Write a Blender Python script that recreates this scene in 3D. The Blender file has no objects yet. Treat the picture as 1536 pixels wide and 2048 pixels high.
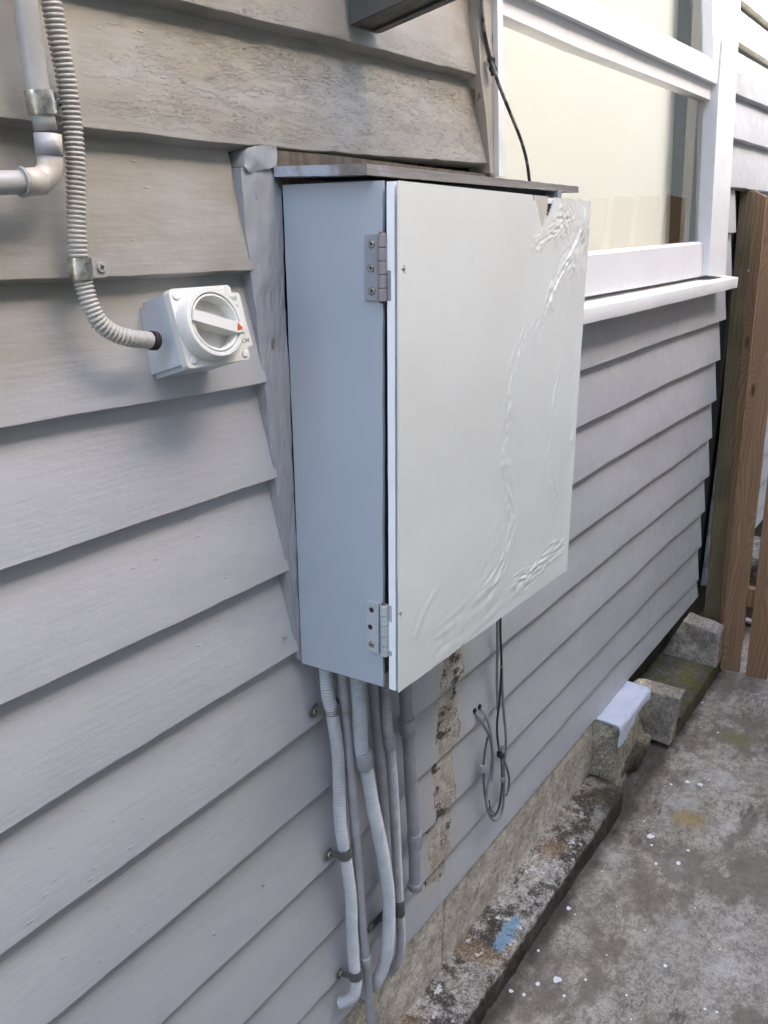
import bpy, bmesh, math, random
from mathutils import Vector, Matrix, Euler, noise
random.seed(7)
S = bpy.context.scene
COL = S.collection
# ------------------------------------------------------------------ camera
CAM = Vector((0.0, -0.81568, 0.05125))
CROT = Euler((1.24378484, 0.00663358, -0.957741301), 'XYZ')
FPX = 1691.28
cd = bpy.data.cameras.new('camera'); cam = bpy.data.objects.new('camera', cd); COL.objects.link(cam)
cam.location = CAM; cam.rotation_euler = CROT
cd.sensor_fit = 'HORIZONTAL'; cd.sensor_width = 36; cd.lens = 36 * FPX / 1536
cd.clip_start = 0.02; cd.clip_end = 500
S.camera = cam
# ------------------------------------------------------------------ light
SUN_EL = math.radians(42)
w = bpy.data.worlds.new('World'); S.world = w; w.use_nodes = True
nt = w.node_tree; bg = nt.nodes['Background']; sk = nt.nodes.new('ShaderNodeTexSky')
sk.sky_type = 'NISHITA'; sk.sun_disc = False; sk.sun_elevation = SUN_EL; sk.sun_rotation = math.radians(172)
sk.altitude = 50; sk.air_density = 1.0; sk.dust_density = 3.0; sk.ozone_density = 1.0
wb = nt.nodes.new('ShaderNodeMix'); wb.data_type = 'RGBA'; wb.blend_type = 'MULTIPLY'; wb.inputs[0].default_value = 1; wb.inputs[7].default_value = (1.09, 1.01, 0.91, 1)   # camera white balance for open shade
nt.links.new(sk.outputs[0], wb.inputs[6]); nt.links.new(wb.outputs[2], bg.inputs[0]); bg.inputs[1].default_value = 0.15
sd = bpy.data.lights.new('sun', 'SUN'); sd.energy = 4.0; sd.angle = math.radians(0.5); sd.color = (1, 0.93, 0.82)
so = bpy.data.objects.new('sun', sd); COL.objects.link(so)
az = math.radians(172)
sdir = Vector((math.sin(az) * math.cos(SUN_EL), math.cos(az) * math.cos(SUN_EL), math.sin(SUN_EL)))
so.rotation_euler = sdir.to_track_quat('Z', 'Y').to_euler(); so.location = (2, -6, 6)
S.view_settings.view_transform = 'Standard'; S.view_settings.look = 'None'
S.view_settings.exposure = 3.25; S.view_settings.gamma = 1; S.view_settings.use_curve_mapping = False
S.cycles.max_bounces = 10; S.cycles.diffuse_bounces = 6; S.cycles.transparent_max_bounces = 12
# ------------------------------------------------------------------ measuring helpers
RM = CROT.to_matrix()
def ray(x, y): return RM @ Vector(((x - 768) / FPX, -(y - 1024) / FPX, -1))
def on(axis, v, x, y):
    d = ray(x, y); t = (v - CAM[axis]) / d[axis]; return CAM + d * t
def W(x, y, v=0.0): return on(1, v, x, y)       # surveyed point on a plane parallel to the wall
def WX(x, y, v): return on(0, v, x, y)
def WZ(x, y, v): return on(2, v, x, y)
def depth(P): return -(RM.transposed() @ (P - CAM)).z
def rad(P, wpx): return wpx * 0.5 * depth(P) / FPX
def fbm(x, y, z=0.0, o=3): return noise.fractal(Vector((x, y, z)), 0.6, 2.0, o)
# ------------------------------------------------------------------ object helpers
def link(name, me, mats=(), parent=None, loc=None):
    o = bpy.data.objects.new(name, me); COL.objects.link(o)
    for m in (mats if isinstance(mats, (list, tuple)) else [mats]): me.materials.append(m)
    if parent is not None:
        o.parent = parent
        base = parent.matrix_basis if parent.parent is None else parent.parent.matrix_basis @ parent.matrix_basis
        me.transform(base.inverted())
    return o
def obj(name, bm, mats=(), parent=None, smooth=False, auto=None):
    me = bpy.data.meshes.new(name)
    bmesh.ops.recalc_face_normals(bm, faces=bm.faces)
    if smooth:
        for f in bm.faces: f.smooth = True
    bm.to_mesh(me); bm.free()
    if auto is not None: me.set_sharp_from_angle(angle=math.radians(auto))
    return link(name, me, mats, parent)
def tag(o, label=None, cat=None, group=None, kind=None):
    if label: o['label'] = label
    if cat: o['category'] = cat
    if group: o['group'] = group
    if kind: o['kind'] = kind
    return o
def thing(name, loc, label, cat, group=None):
    o = bpy.data.objects.new(name, None); COL.objects.link(o); o.location = loc; o.empty_display_size = 0.05
    bpy.context.view_layer.update()
    return tag(o, label, cat, group)
def bmnew(): return bmesh.new()
def add_poly_prism(bm, pts, off, mat=0):
    """pts list of Vector polygon; extruded by vector off"""
    a = [bm.verts.new(p) for p in pts]; b = [bm.verts.new(Vector(p) + off) for p in pts]
    n = len(pts); fs = [bm.faces.new(a), bm.faces.new(b[::-1])]
    for i in range(n): fs.append(bm.faces.new((a[i], b[i], b[(i + 1) % n], a[(i + 1) % n])))
    for f in fs: f.material_index = mat
    return fs
def add_box(bm, lo, hi, mat=0):
    x0, y0, z0 = lo; x1, y1, z1 = hi
    return add_poly_prism(bm, [Vector((x0, y0, z0)), Vector((x1, y0, z0)), Vector((x1, y0, z1)), Vector((x0, y0, z1))], Vector((0, y1 - y0, 0)), mat)
def bevel(bm, w_, seg=2, ang=30):
    es = [e for e in bm.edges if len(e.link_faces) == 2 and e.calc_face_angle(0) > math.radians(ang)]
    bmesh.ops.bevel(bm, geom=es, offset=w_, segments=seg, affect='EDGES', profile=0.6)
def catmull(pts, step):
    P = [pts[0] + (pts[0] - pts[1])] + list(pts) + [pts[-1] + (pts[-1] - pts[-2])]
    out = []
    for i in range(1, len(P) - 2):
        p0, p1, p2, p3 = P[i - 1:i + 3]; n = max(2, int((p2 - p1).length / step))
        for k in range(n):
            t = k / n
            out.append(0.5 * ((2 * p1) + (p2 - p0) * t + (2 * p0 - 5 * p1 + 4 * p2 - p3) * t * t + (3 * p1 - p0 - 3 * p2 + p3) * t ** 3))
    out.append(P[-2].copy()); return out
def resample(path, step):
    d = [0]
    for a, b in zip(path, path[1:]): d.append(d[-1] + (b - a).length)
    L = d[-1]; n = max(2, int(L / step)); out = []; j = 0
    for i in range(n + 1):
        s = L * i / n
        while j < len(d) - 2 and d[j + 1] < s: j += 1
        t = (s - d[j]) / max(1e-9, d[j + 1] - d[j]); out.append(path[j].lerp(path[j + 1], t))
    return out, L
def add_tube(bm, path, rfun, seg=20, cap=True, mat=0):
    """path dense list of Vector; rfun(s) radius by arc length; parallel transport frame"""
    rings = []; s = 0; T = (path[1] - path[0]).normalized()
    N = T.orthogonal().normalized()
    for i, p in enumerate(path):
        if i: s += (p - path[i - 1]).length
        Tn = (path[min(i + 1, len(path) - 1)] - path[max(i - 1, 0)]).normalized()
        N = (N - Tn * N.dot(Tn)).normalized(); B = Tn.cross(N)
        r = rfun(s)
        rings.append([bm.verts.new(p + (N * math.cos(a) + B * math.sin(a)) * r) for a in [2 * math.pi * k / seg for k in range(seg)]])
    for a, b in zip(rings, rings[1:]):
        for k in range(seg):
            f = bm.faces.new((a[k], a[(k + 1) % seg], b[(k + 1) % seg], b[k])); f.smooth = True; f.material_index = mat
    if cap:
        for r in (rings[0][::-1], rings[-1]): bm.faces.new(r).material_index = mat
    return rings
def tube(bm, pts, r, step=0.004, seg=20, cap=True, mat=0):
    pa = catmull([Vector(p) for p in pts], step) if len(pts) > 2 else [Vector(p) for p in pts]
    add_tube(bm, pa, (lambda s: r) if not callable(r) else r, seg, cap, mat)
def corr(bm, pts, r0, r1, pitch, seg=28, gd=0.26, gw=0.27):
    pa = catmull([Vector(p) for p in pts], 0.003); pa, L = resample(pa, pitch / 8)
    def rf(s):
        ph = (s / pitch) % 1.0
        g = max(0.0, 1 - abs(ph - 0.5) / gw)               # narrow groove
        crest = 1 - 0.05 * (abs((ph) % 1.0 - 0.5) < 0.28)
        R = r0 + (r1 - r0) * s / L
        return R * (1 - gd * (g ** 0.7)) * (1 if g > 0 else crest)
    add_tube(bm, pa, rf, seg)
def disc(bm, c, n, r, h, seg=20, mat=0, bev=0):
    n = Vector(n).normalized(); add_tube(bm, [Vector(c), Vector(c) + n * h * 0.8, Vector(c) + n * h], lambda s: r if s < h * 0.9 else r * 0.9, seg, True, mat)
# ------------------------------------------------------------------ material helpers
class M:
    def __init__(s, name, rough=0.6, metal=0.0, spec=0.5):
        s.m = bpy.data.materials.new(name); s.m.use_nodes = True; s.t = s.m.node_tree; s.N = s.t.nodes
        s.b = s.N['Principled BSDF']; s.b.inputs['Roughness'].default_value = rough; s.b.inputs['Metallic'].default_value = metal
        s.b.inputs['Specular IOR Level'].default_value = spec
        g = s.N.new('ShaderNodeNewGeometry'); s.pos = g.outputs['Position']; s.nrm = g.outputs['Normal']
        s.h = None
    def l(s, a, b): s.t.links.new(a, b)
    def inp(s, sock, v):
        if hasattr(v, 'links') or isinstance(v, bpy.types.NodeSocket): s.l(v, sock)
        else: sock.default_value = v
    def map(s, sc=(1, 1, 1), loc=(0, 0, 0), rot=(0, 0, 0), src=None):
        n = s.N.new('ShaderNodeMapping'); s.l(src or s.pos, n.inputs[0]); n.inputs['Scale'].default_value = sc; n.inputs['Location'].default_value = loc; n.inputs['Rotation'].default_value = rot
        return n.outputs[0]
    def noise(s, scale=5, sc=(1, 1, 1), detail=4, rough=0.55, dist=0, loc=(0, 0, 0), src=None):
        n = s.N.new('ShaderNodeTexNoise'); s.l(s.map(sc, loc, src=src), n.inputs['Vector']); n.inputs['Scale'].default_value = scale
        n.inputs['Detail'].default_value = detail; n.inputs['Roughness'].default_value = rough; n.inputs['Distortion'].default_value = dist
        return n.outputs['Fac']
    def vor(s, scale, sc=(1, 1, 1), feat='F1', loc=(0, 0, 0), src=None, rnd=1):
        n = s.N.new('ShaderNodeTexVoronoi'); n.feature = feat; s.l(s.map(sc, loc, src=src), n.inputs['Vector']); n.inputs['Scale'].default_value = scale; n.inputs['Randomness'].default_value = rnd
        return n.outputs['Distance']
    def ramp(s, v, a, b, lo=0.0, hi=1.0, smooth=True):
        n = s.N.new('ShaderNodeMapRange'); n.interpolation_type = 'SMOOTHSTEP' if smooth else 'LINEAR'
        s.inp(n.inputs['Value'], v); n.inputs['From Min'].default_value = a; n.inputs['From Max'].default_value = b; n.inputs['To Min'].default_value = lo; n.inputs['To Max'].default_value = hi
        return n.outputs['Result']
    def math(s, op, a, b=0.0, c=0.0):
        n = s.N.new('ShaderNodeMath'); n.operation = op; s.inp(n.inputs[0], a); s.inp(n.inputs[1], b); s.inp(n.inputs[2], c); return n.outputs[0]
    def mul(s, a, b): return s.math('MULTIPLY', a, b)
    def add(s, a, b): return s.math('ADD', a, b)
    def mix(s, f, a, b, mode='MIX'):
        n = s.N.new('ShaderNodeMix'); n.data_type = 'RGBA'; n.blend_type = mode; s.inp(n.inputs[0], f)
        for sock, v in ((n.inputs[6], a), (n.inputs[7], b)):
            if isinstance(v, (tuple, list)): sock.default_value = (*v, 1)
            else: s.l(v, sock)
        return n.outputs[2]
    def xyz(s, src=None):
        n = s.N.new('ShaderNodeSeparateXYZ'); s.l(src or s.pos, n.inputs[0]); return n.outputs
    def color(s, c):
        if isinstance(c, (tuple, list)): s.b.inputs['Base Color'].default_value = (*c, 1)
        else: s.l(c, s.b.inputs['Base Color'])
        return s
    def rough(s, v): s.inp(s.b.inputs['Roughness'], v); return s
    def bump(s, h, dist=0.001, strength=1.0):
        n = s.N.new('ShaderNodeBump'); n.inputs['Strength'].default_value = strength; n.inputs['Distance'].default_value = dist; s.l(h, n.inputs['Height'])
        if s.h is not None: s.l(s.h, n.inputs['Normal'])
        s.h = n.outputs[0]; s.l(s.h, s.b.inputs['Normal']); return s
def band(m, v, a, b, e):    # 1 inside a..b with soft edge e
    return m.mul(m.ramp(v, a - e, a + e), m.ramp(v, b - e, b + e, 1, 0))

# weatherboard paint -------------------------------------------------
def paint_boards():
    m = M('weatherboard_paint', 0.42, 0, 0.5)
    o = m.xyz(); X, Y, Z = o[0], o[1], o[2]
    big = m.noise(2.2, (1, 1, 2.5), 3); mid = m.noise(14, (0.6, 1, 2), 4)
    c = m.mix(m.ramp(big, 0.35, 0.65), (0.382, 0.388, 0.408), (0.425, 0.430, 0.446))
    c = m.mix(m.mul(m.ramp(mid, 0.5, 0.72), 0.35), c, (0.35, 0.355, 0.37))
    # weathered dirtier paint high up, plus the dimmer light there painted into the colour
    up = m.ramp(m.add(m.add(Z, m.mul(big, 0.25)), m.mul(X, -0.22)), -0.20, 0.02)
    grime_shade = m.noise(7, (1, 1, 3), 5)
    c = m.mix(m.mul(up, m.ramp(grime_shade, 0.2, 0.75, 0.55, 0.95)), c, (0.235, 0.218, 0.178))
    # stains under board laps / speckles
    sp = m.vor(130, (0.7, 1, 1.3)); sn = m.noise(9)
    spk = m.mul(m.ramp(sp, 0.05, 0.10, 1, 0), m.ramp(sn, 0.56, 0.66))
    c = m.mix(m.mul(spk, 0.7), c, (0.16, 0.14, 0.12))
    wsp = m.mul(m.ramp(m.vor(60, (1, 1, 1.8), loc=(3, 1, 2)), 0.035, 0.06, 1, 0), m.ramp(m.noise(6, loc=(4, 0, 0)), 0.55, 0.62))
    c = m.mix(m.mul(wsp, 0.7), c, (0.66, 0.67, 0.72))
    # crackle on the two boards above the box
    reg = m.mul(m.ramp(Z, 0.150, 0.158), m.ramp(m.add(X, m.mul(mid, 0.3)), 0.72, 1.0))
    reg = m.mul(reg, m.ramp(Z, 0.34, 0.30, 0, 1)); reg = m.mul(reg, m.ramp(X, 1.62, 1.55, 0, 1))
    wv = m.noise(20, (1, 1, 1), 3)
    dn = m.N.new('ShaderNodeVectorMath'); dn.operation = 'ADD'; cv = m.N.new('ShaderNodeCombineXYZ')
    m.l(m.mul(m.add(wv, -0.5), 0.012), cv.inputs[2]); m.l(m.pos, dn.inputs[0]); m.l(cv.outputs[0], dn.inputs[1])
    def wr(sc, th, loc):
        return m.ramp(m.math('ABSOLUTE', m.add(m.noise(1, sc, 4, 0.62, 1.2, loc), -0.5)), 0.0, th, 1, 0)
    line = m.math('MAXIMUM', m.mul(wr((24, 24, 170), 0.013, (0, 0, 0)), m.ramp(m.noise(16, (1, 1, 3), 3, loc=(1, 2, 5)), 0.40, 0.58)),
                  m.mul(wr((42, 42, 300), 0.016, (5, 0, 2)), m.ramp(m.noise(22, (1, 1, 3), 3, loc=(4, 2, 5)), 0.42, 0.60)))
    c = m.mix(m.mul(m.mul(line, reg), 0.62), c, (0.15, 0.14, 0.12))
    # bare cracked strip left by a removed downpipe below the box
    en = m.add(m.mul(m.add(m.noise(18, detail=6, rough=.65), -0.5), 0.075), 0.0)
    Xs = m.add(m.add(X, m.mul(m.add(Z, 1.0), -0.085)), en)
    Zs = m.add(Z, m.mul(m.add(m.noise(30, detail=4), -0.5), 0.05))
    strip = m.mul(band(m, Xs, 1.360, 1.452, 0.0025), m.mul(m.ramp(Zs, -1.405, -1.40), m.ramp(Z, -0.40, -0.5)))
    strip = m.mul(strip, m.ramp(m.noise(1, (3, 3, 16), 3, loc=(0, 0, 4)), 0.34, 0.37))
    halo = m.mul(band(m, Xs, 1.335, 1.475, 0.003), m.mul(m.ramp(Zs, -1.45, -1.43), m.ramp(Z, -0.40, -0.5)))
    cr2 = m.vor(1, (150, 150, 115), 'DISTANCE_TO_EDGE', src=dn.outputs[0]); l2 = m.mul(m.ramp(cr2, 0.0, 0.11, 1, 0), m.ramp(m.noise(30, loc=(3, 3, 3)), .35, .55))
    sc_ = m.mix(m.ramp(m.noise(26, (1, 1, 1), 4), 0.4, 0.62), (0.54, 0.49, 0.42), (0.40, 0.335, 0.26))
    sc_ = m.mix(m.mul(l2, 0.7), sc_, (0.14, 0.115, 0.09))
    rot = m.mul(m.ramp(m.noise(13, (1, 1, 1.8), 6, 0.65, loc=(2.3, 0, 7)), 0.55, 0.60), m.ramp(m.noise(60, detail=4), .3, .5, .5, 1))
    sc_ = m.mix(rot, sc_, (0.075, 0.055, 0.04))
    c = m.mix(m.mul(halo, 0.75), c, (0.42, 0.40, 0.37))
    c = m.mix(strip, c, sc_)
    # streaky washed film right of strip
    m.color(c)
    m.rough(m.ramp(m.noise(25), 0.3, 0.7, 0.36, 0.55))
    grain = m.noise(1, (10, 10, 130), 4, 0.6); brush = m.noise(1, (30, 30, 60), 4, 0.6); soft = m.noise(9, (0.6, 1, 1.2), 3)
    h = m.add(m.mul(grain, 0.45), m.add(m.mul(brush, 0.45), m.mul(soft, 1.1)))
    m.bump(h, 0.0013, 0.9)
    nick = m.ramp(m.vor(1, (22, 22, 85), loc=(0, 0, 3)), 0.06, 0.12, 1, 0)
    nick = m.mul(nick, m.ramp(m.noise(5, loc=(9, 2, 1)), 0.5, 0.56)); m.bump(nick, 0.0012, 0.8)
    m.bump(m.mul(m.mul(line, reg), -1), 0.0008, 0.8)
    m.bump(m.mul(strip, m.add(m.mul(l2, -1.2), m.add(m.mul(rot, -2.0), -0.8))), 0.0016, 1.0)
    return m.m
def painted(name, c, rough=0.45, lump=0.0006, scale=30, var=0.08, dirt=0.0, stretch=(1, 1, 1), chip=None, dirtcol=(0.16, 0.14, 0.11)):
    m = M(name, rough)
    n = m.noise(4, detail=3); c2 = tuple(v * (1 - var) for v in c)
    col = m.mix(m.ramp(n, 0.35, 0.65), c, c2)
    if dirt:
        d = m.ramp(m.noise(22, detail=6, rough=0.65), 0.52, 0.74); col = m.mix(m.mul(d, dirt), col, dirtcol)
    if chip:
        k = m.ramp(m.noise(scale * 1.1, stretch, 5, 0.6, loc=(5, 5, 5)), chip, chip + 0.02); col = m.mix(k, col, (0.17, 0.15, 0.13))
    m.color(col); m.rough(m.ramp(m.noise(18), 0.3, 0.7, rough - 0.06, rough + 0.1))
    m.bump(m.noise(scale, stretch, 4), lump, 0.9)
    if chip: m.bump(m.mul(k, -1), 0.0008, 0.8)
    return m.m
def wood(name, c1, c2, axis_scale=(14, 14, 1), green=0.0, rough=0.75, lines=90, knots=True, warp=(30, 30, 1.6)):
    m = M(name, rough, 0, 0.25)
    v = m.noise(1, axis_scale, 5, 0.6, dist=0.6)
    n = m.N.new('ShaderNodeTexWave'); n.wave_type = 'BANDS'; n.bands_direction = 'Y'
    dn = m.N.new('ShaderNodeVectorMath'); dn.operation = 'ADD'; cv = m.N.new('ShaderNodeCombineXYZ')
    m.l(m.mul(m.add(m.noise(1, (9, 9, 1.5), 2), -0.5), 0.11), cv.inputs[1]); m.l(m.pos, dn.inputs[0]); m.l(cv.outputs[0], dn.inputs[1])
    src = dn.outputs[0]
    if knots:
        kv = m.N.new('ShaderNodeTexVoronoi'); m.l(m.map((11, 11, 3.0), (0.3, 0.2, 0.35)), kv.inputs[0]); kv.inputs['Scale'].default_value = 1
        kd = m.ramp(kv.outputs['Distance'], 0.0, 0.42, 1, 0); d2 = m.N.new('ShaderNodeVectorMath'); d2.operation = 'ADD'; cv2 = m.N.new('ShaderNodeCombineXYZ')
        m.l(m.mul(kd, 0.06), cv2.inputs[1]); m.l(src, d2.inputs[0]); m.l(cv2.outputs[0], d2.inputs[1]); src = d2.outputs[0]
    m.l(src, n.inputs['Vector']); n.inputs['Scale'].default_value = lines / 6.0; n.inputs['Distortion'].default_value = 0.4; n.inputs['Detail'].default_value = 2
    g = m.ramp(n.outputs['Fac'], 0.15, 0.95)
    c = m.mix(v, c1, c2); c = m.mix(m.mul(g, 0.38), c, tuple(x * 0.5 for x in c2))
    if knots: c = m.mix(m.ramp(kv.outputs['Distance'], 0.03, 0.11, 0.9, 0), c, (0.035, 0.018, 0.01))
    fine = m.noise(1, (axis_scale[0] * 22, axis_scale[1] * 22, axis_scale[2] * 6), 3)
    c = m.mix(m.mul(m.ramp(fine, 0.45, 0.7), 0.3), c, tuple(x * 0.6 for x in c1))
    if green:
        gz = m.ramp(m.noise(6, (1, 1, 0.6), 4), 0.42, 0.62); c = m.mix(m.mul(gz, green), c, (0.05, 0.06, 0.028))
    m.color(c); m.bump(m.add(fine, m.mul(g, 0.6)), 0.0009, 0.8); return m.m
def concrete(name, c1, c2, moss=0.0, scale=1.0, pits=0.5, bumpd=0.003, dark=0.0, blue=False, white=0.0, rust=0.0, mosscol=(0.05, 0.06, 0.015), speck=0.55):
    m = M(name, 0.9, 0, 0.2)
    a = m.noise(6 * scale, detail=6, rough=0.65); b = m.noise(45 * scale, detail=6, rough=0.7)
    c = m.mix(m.ramp(a, 0.35, 0.65), c1, c2)
    c = m.mix(m.mul(m.ramp(b, 0.42, 0.62), 0.55), c, tuple(v * 0.42 for v in c2))
    agg = m.vor(260 * scale); c = m.mix(m.mul(m.ramp(agg, 0.15, 0.32, 1, 0), 0.5), c, tuple(min(1, v * 1.5) for v in c1))
    pv = m.vor(150 * scale, loc=(1, 1, 1)); pit = m.mul(m.ramp(pv, 0.12, 0.24, 1, 0), m.ramp(m.noise(20 * scale), 0.45, 0.6))
    c = m.mix(m.mul(pit, pits), c, (0.03, 0.025, 0.02))
    if dark:
        d = m.ramp(m.noise(9 * scale, detail=9, rough=0.78, loc=(3, 3, 3)), 0.465, 0.545); c = m.mix(m.mul(d, dark), c, (0.045, 0.038, 0.03))
    if rust:
        d = m.ramp(m.noise(7 * scale, detail=4, loc=(8, 3, 3)), 0.52, 0.66); c = m.mix(m.mul(d, rust), c, (0.30, 0.20, 0.11))
    if white:
        d = m.ramp(m.noise(28 * scale, detail=5, rough=0.6, loc=(1, 7, 3)), 0.60, 0.66); c = m.mix(m.mul(d, white), c, (0.62, 0.60, 0.57))
    if moss:
        d = m.ramp(m.noise(10 * scale, detail=6, rough=0.65, loc=(0, 5, 9)), 0.44, 0.6); c = m.mix(m.mul(d, moss), c, mosscol)
    fs_ = m.noise(150 * scale, detail=4, rough=0.75); c = m.mix(m.mul(m.ramp(fs_, 0.50, 0.60), speck), c, (0.035, 0.03, 0.024)); c = m.mix(m.mul(m.ramp(fs_, 0.44, 0.36), 0.35), c, tuple(min(.8, v * 1.5) for v in c1))
    m.color(c)
    m.bump(m.add(m.mul(b, 0.6), m.mul(a, 1.2)), bumpd, 0.9); m.bump(m.mul(pit, -1), bumpd * 0.5, 0.8)
    m.bump(m.noise(320 * scale, detail=2), bumpd * 0.2, 0.8)
    m.M = m; return m
def simple(name, c, rough=0.5, metal=0.0, spec=0.5, bumpd=0, bs=60):
    m = M(name, rough, metal, spec)
    n = m.noise(25, detail=4); m.color(m.mix(m.ramp(n, 0.3, 0.7), c, tuple(v * 0.82 for v in c)))
    m.rough(m.ramp(m.noise(50), 0.3, 0.7, max(0, rough - 0.07), rough + 0.1))
    if bumpd: m.bump(m.noise(bs, detail=3), bumpd, 0.8)
    return m.m

MB = paint_boards()
M_trim = painted('trim_paint', (0.315, 0.33, 0.36), 0.38, 0.0040, 34, 0.12, 0.25, (1, 1, 0.45), chip=0.69)
M_box = painted('box_paint', (0.37, 0.405, 0.46), 0.4, 0.0007, 18, 0.06, 0.03)
M_edge = painted('door_edge_paint', (0.84, 0.85, 0.87), 0.4, 0.0006, 40, 0.06, 0.08)
M_white = painted('window_paint', (0.70, 0.70, 0.71), 0.4, 0.0008, 30, 0.04, 0.10)
M_sill = painted('sill_paint', (0.70, 0.70, 0.69), 0.45, 0.0012, 24, 0.05, 0.15)
M_gwood = wood('grey_weathered_wood', (0.26, 0.235, 0.20), (0.15, 0.135, 0.115), (4, 60, 60), lines=220, knots=False)
M_lid = None
M_pvc = simple('grey_conduit_plastic', (0.34, 0.337, 0.325), 0.4, bumpd=0.0003)
M_pvc2 = simple('painted_grey_pipe', (0.33, 0.33, 0.355), 0.42, bumpd=0.0005)
M_cor1 = simple('corrugated_grey', (0.43, 0.415, 0.385), 0.45)
M_cor2 = simple('corrugated_painted', (0.50, 0.51, 0.525), 0.45)
M_cor3 = simple('corrugated_dusty', (0.43, 0.42, 0.43), 0.5)
M_galv = M('galvanised_steel', 0.33, 1.0)
M_galv.color(M_galv.mix(M_galv.ramp(M_galv.noise(60, detail=5), 0.35, 0.65), (0.62, 0.60, 0.54), (0.30, 0.29, 0.27))); M_galv.rough(M_galv.ramp(M_galv.noise(90), 0.3, 0.7, 0.22, 0.5)); M_galv.bump(M_galv.noise(70, detail=4), 0.001, 0.8); M_galv = M_galv.m
M_paintsteel = simple('painted_steel', (0.27, 0.29, 0.31), 0.42, 0.2, bumpd=0.0004)
M_hinge1 = simple('upper_hinge_paint', (0.28, 0.30, 0.335), 0.45, 0.1, bumpd=0.0005)
M_knuck = simple('knuckle_grey', (0.27, 0.25, 0.26), 0.5, 0.2, bumpd=0.0004)
M_hinge2 = simple('lower_hinge_paint', (0.44, 0.47, 0.50), 0.4, 0.1, bumpd=0.0005)
M_screw = simple('screw_metal', (0.55, 0.54, 0.52), 0.32, 0.9)
M_dark = simple('dark_hole', (0.012, 0.011, 0.012), 0.8)
M_inside = simple('cabinet_inside', (0.055, 0.06, 0.075), 0.75)
M_black = simple('black_cable_plastic', (0.018, 0.020, 0.021), 0.4)
M_cable = simple('grey_cable', (0.22, 0.215, 0.22), 0.45, bumpd=0.0003)
M_sw = painted('switch_plastic', (0.60, 0.60, 0.565), 0.38, 0.0002, 60, 0.05, 0.16)
M_swdial = painted('switch_recess', (0.52, 0.49, 0.42), 0.5, 0.0002, 60, 0.15, 0.7)
M_ink = simple('moulded_lettering', (0.42, 0.42, 0.41), 0.5)
M_red = simple('red_marker', (0.55, 0.07, 0.03), 0.5)
M_cream = simple('cream_pvc', (0.52, 0.47, 0.41), 0.4, bumpd=0.0003)
M_cab = simple('dark_grey_cabinet', (0.075, 0.078, 0.072), 0.45, 0.2)
mb_ = M('cream_blind', 0.8); tr_ = mb_.N.new('ShaderNodeBsdfTranslucent'); tr_.inputs[0].default_value = (0.32, 0.315, 0.30, 1); df_ = mb_.N.new('ShaderNodeBsdfDiffuse'); df_.inputs[0].default_value = (0.80, 0.785, 0.73, 1)
mx_ = mb_.N.new('ShaderNodeMixShader'); mx_.inputs[0].default_value = 0.65; mb_.l(df_.outputs[0], mx_.inputs[1]); mb_.l(tr_.outputs[0], mx_.inputs[2]); mb_.l(mx_.outputs[0], mb_.N['Material Output'].inputs['Surface']); M_blind = mb_.m
M_jamb = painted('cream_jamb', (0.80, 0.75, 0.63), 0.6, 0.0004, 60, 0.03)
M_room = simple('dark_room', (0.10, 0.095, 0.085), 0.9)
M_gwoodd = wood('bare_brown_wood', (0.19, 0.165, 0.13), (0.075, 0.062, 0.048), (5, 90, 90), lines=200, knots=False)
M_paling = wood('paling_timber', (0.34, 0.205, 0.115), (0.19, 0.11, 0.062), (14, 26, 1.2), lines=150)
M_post = wood('mossy_post_timber', (0.25, 0.185, 0.105), (0.13, 0.095, 0.055), (20, 26, 1.2), green=0.5, lines=150, knots=False)

# ------------------------------------------------------------------ ground
def ground_mat():
    k = concrete('yard_concrete', (0.39, 0.345, 0.285), (0.265, 0.228, 0.183), scale=1.0, pits=0.55, bumpd=0.0016, white=0.0, speck=0.28)
    m = k; base = m.b.inputs['Base Color'].links[0].from_socket
    d = m.ramp(m.noise(3.2, (1.0, 1.6, 1), 8, 0.70, loc=(2, 1, 0)), 0.47, 0.56); c = m.mix(m.mul(d, 0.72), base, (0.135, 0.108, 0.085))
    d = m.ramp(m.noise(40, (0.5, 1.8, 1), 5, 0.7, loc=(2, 1, 0)), 0.52, 0.62); d2 = m.ramp(m.noise(2.6, detail=3, loc=(7, 1, 0)), 0.45, 0.6)
    c = m.mix(m.mul(m.mul(d, d2), 0.65), c, (0.06, 0.052, 0.046))
    d = m.ramp(m.noise(5, detail=5, rough=0.6, loc=(12, 4, 0)), 0.54, 0.68); c = m.mix(m.mul(d, 0.5), c, (0.48, 0.45, 0.41))
    # ground colour gets darker along the footing
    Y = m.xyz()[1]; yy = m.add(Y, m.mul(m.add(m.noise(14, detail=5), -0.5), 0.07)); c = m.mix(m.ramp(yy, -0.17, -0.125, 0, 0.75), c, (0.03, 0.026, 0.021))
    # lichen / rust stains
    for (px, py, r, col, f) in ((1375, 1637, 0.07, (0.30, 0.19, 0.05), 0.6), (1475, 1478, 0.08, (0.16, 0.15, 0.04), 0.55)):
        P = WZ(px, py, -1.77); v = m.N.new('ShaderNodeVectorMath'); v.operation = 'DISTANCE'; m.l(m.pos, v.inputs[0]); v.inputs[1].default_value = P
        dd = m.add(v.outputs['Value'], m.mul(m.add(m.noise(20, detail=5), -0.5), 0.09)); c = m.mix(m.ramp(dd, 0.01, r, f, 0), c, col)
    m.color(c); return m.m
M_ground = ground_mat()
GZ = -1.77
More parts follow.
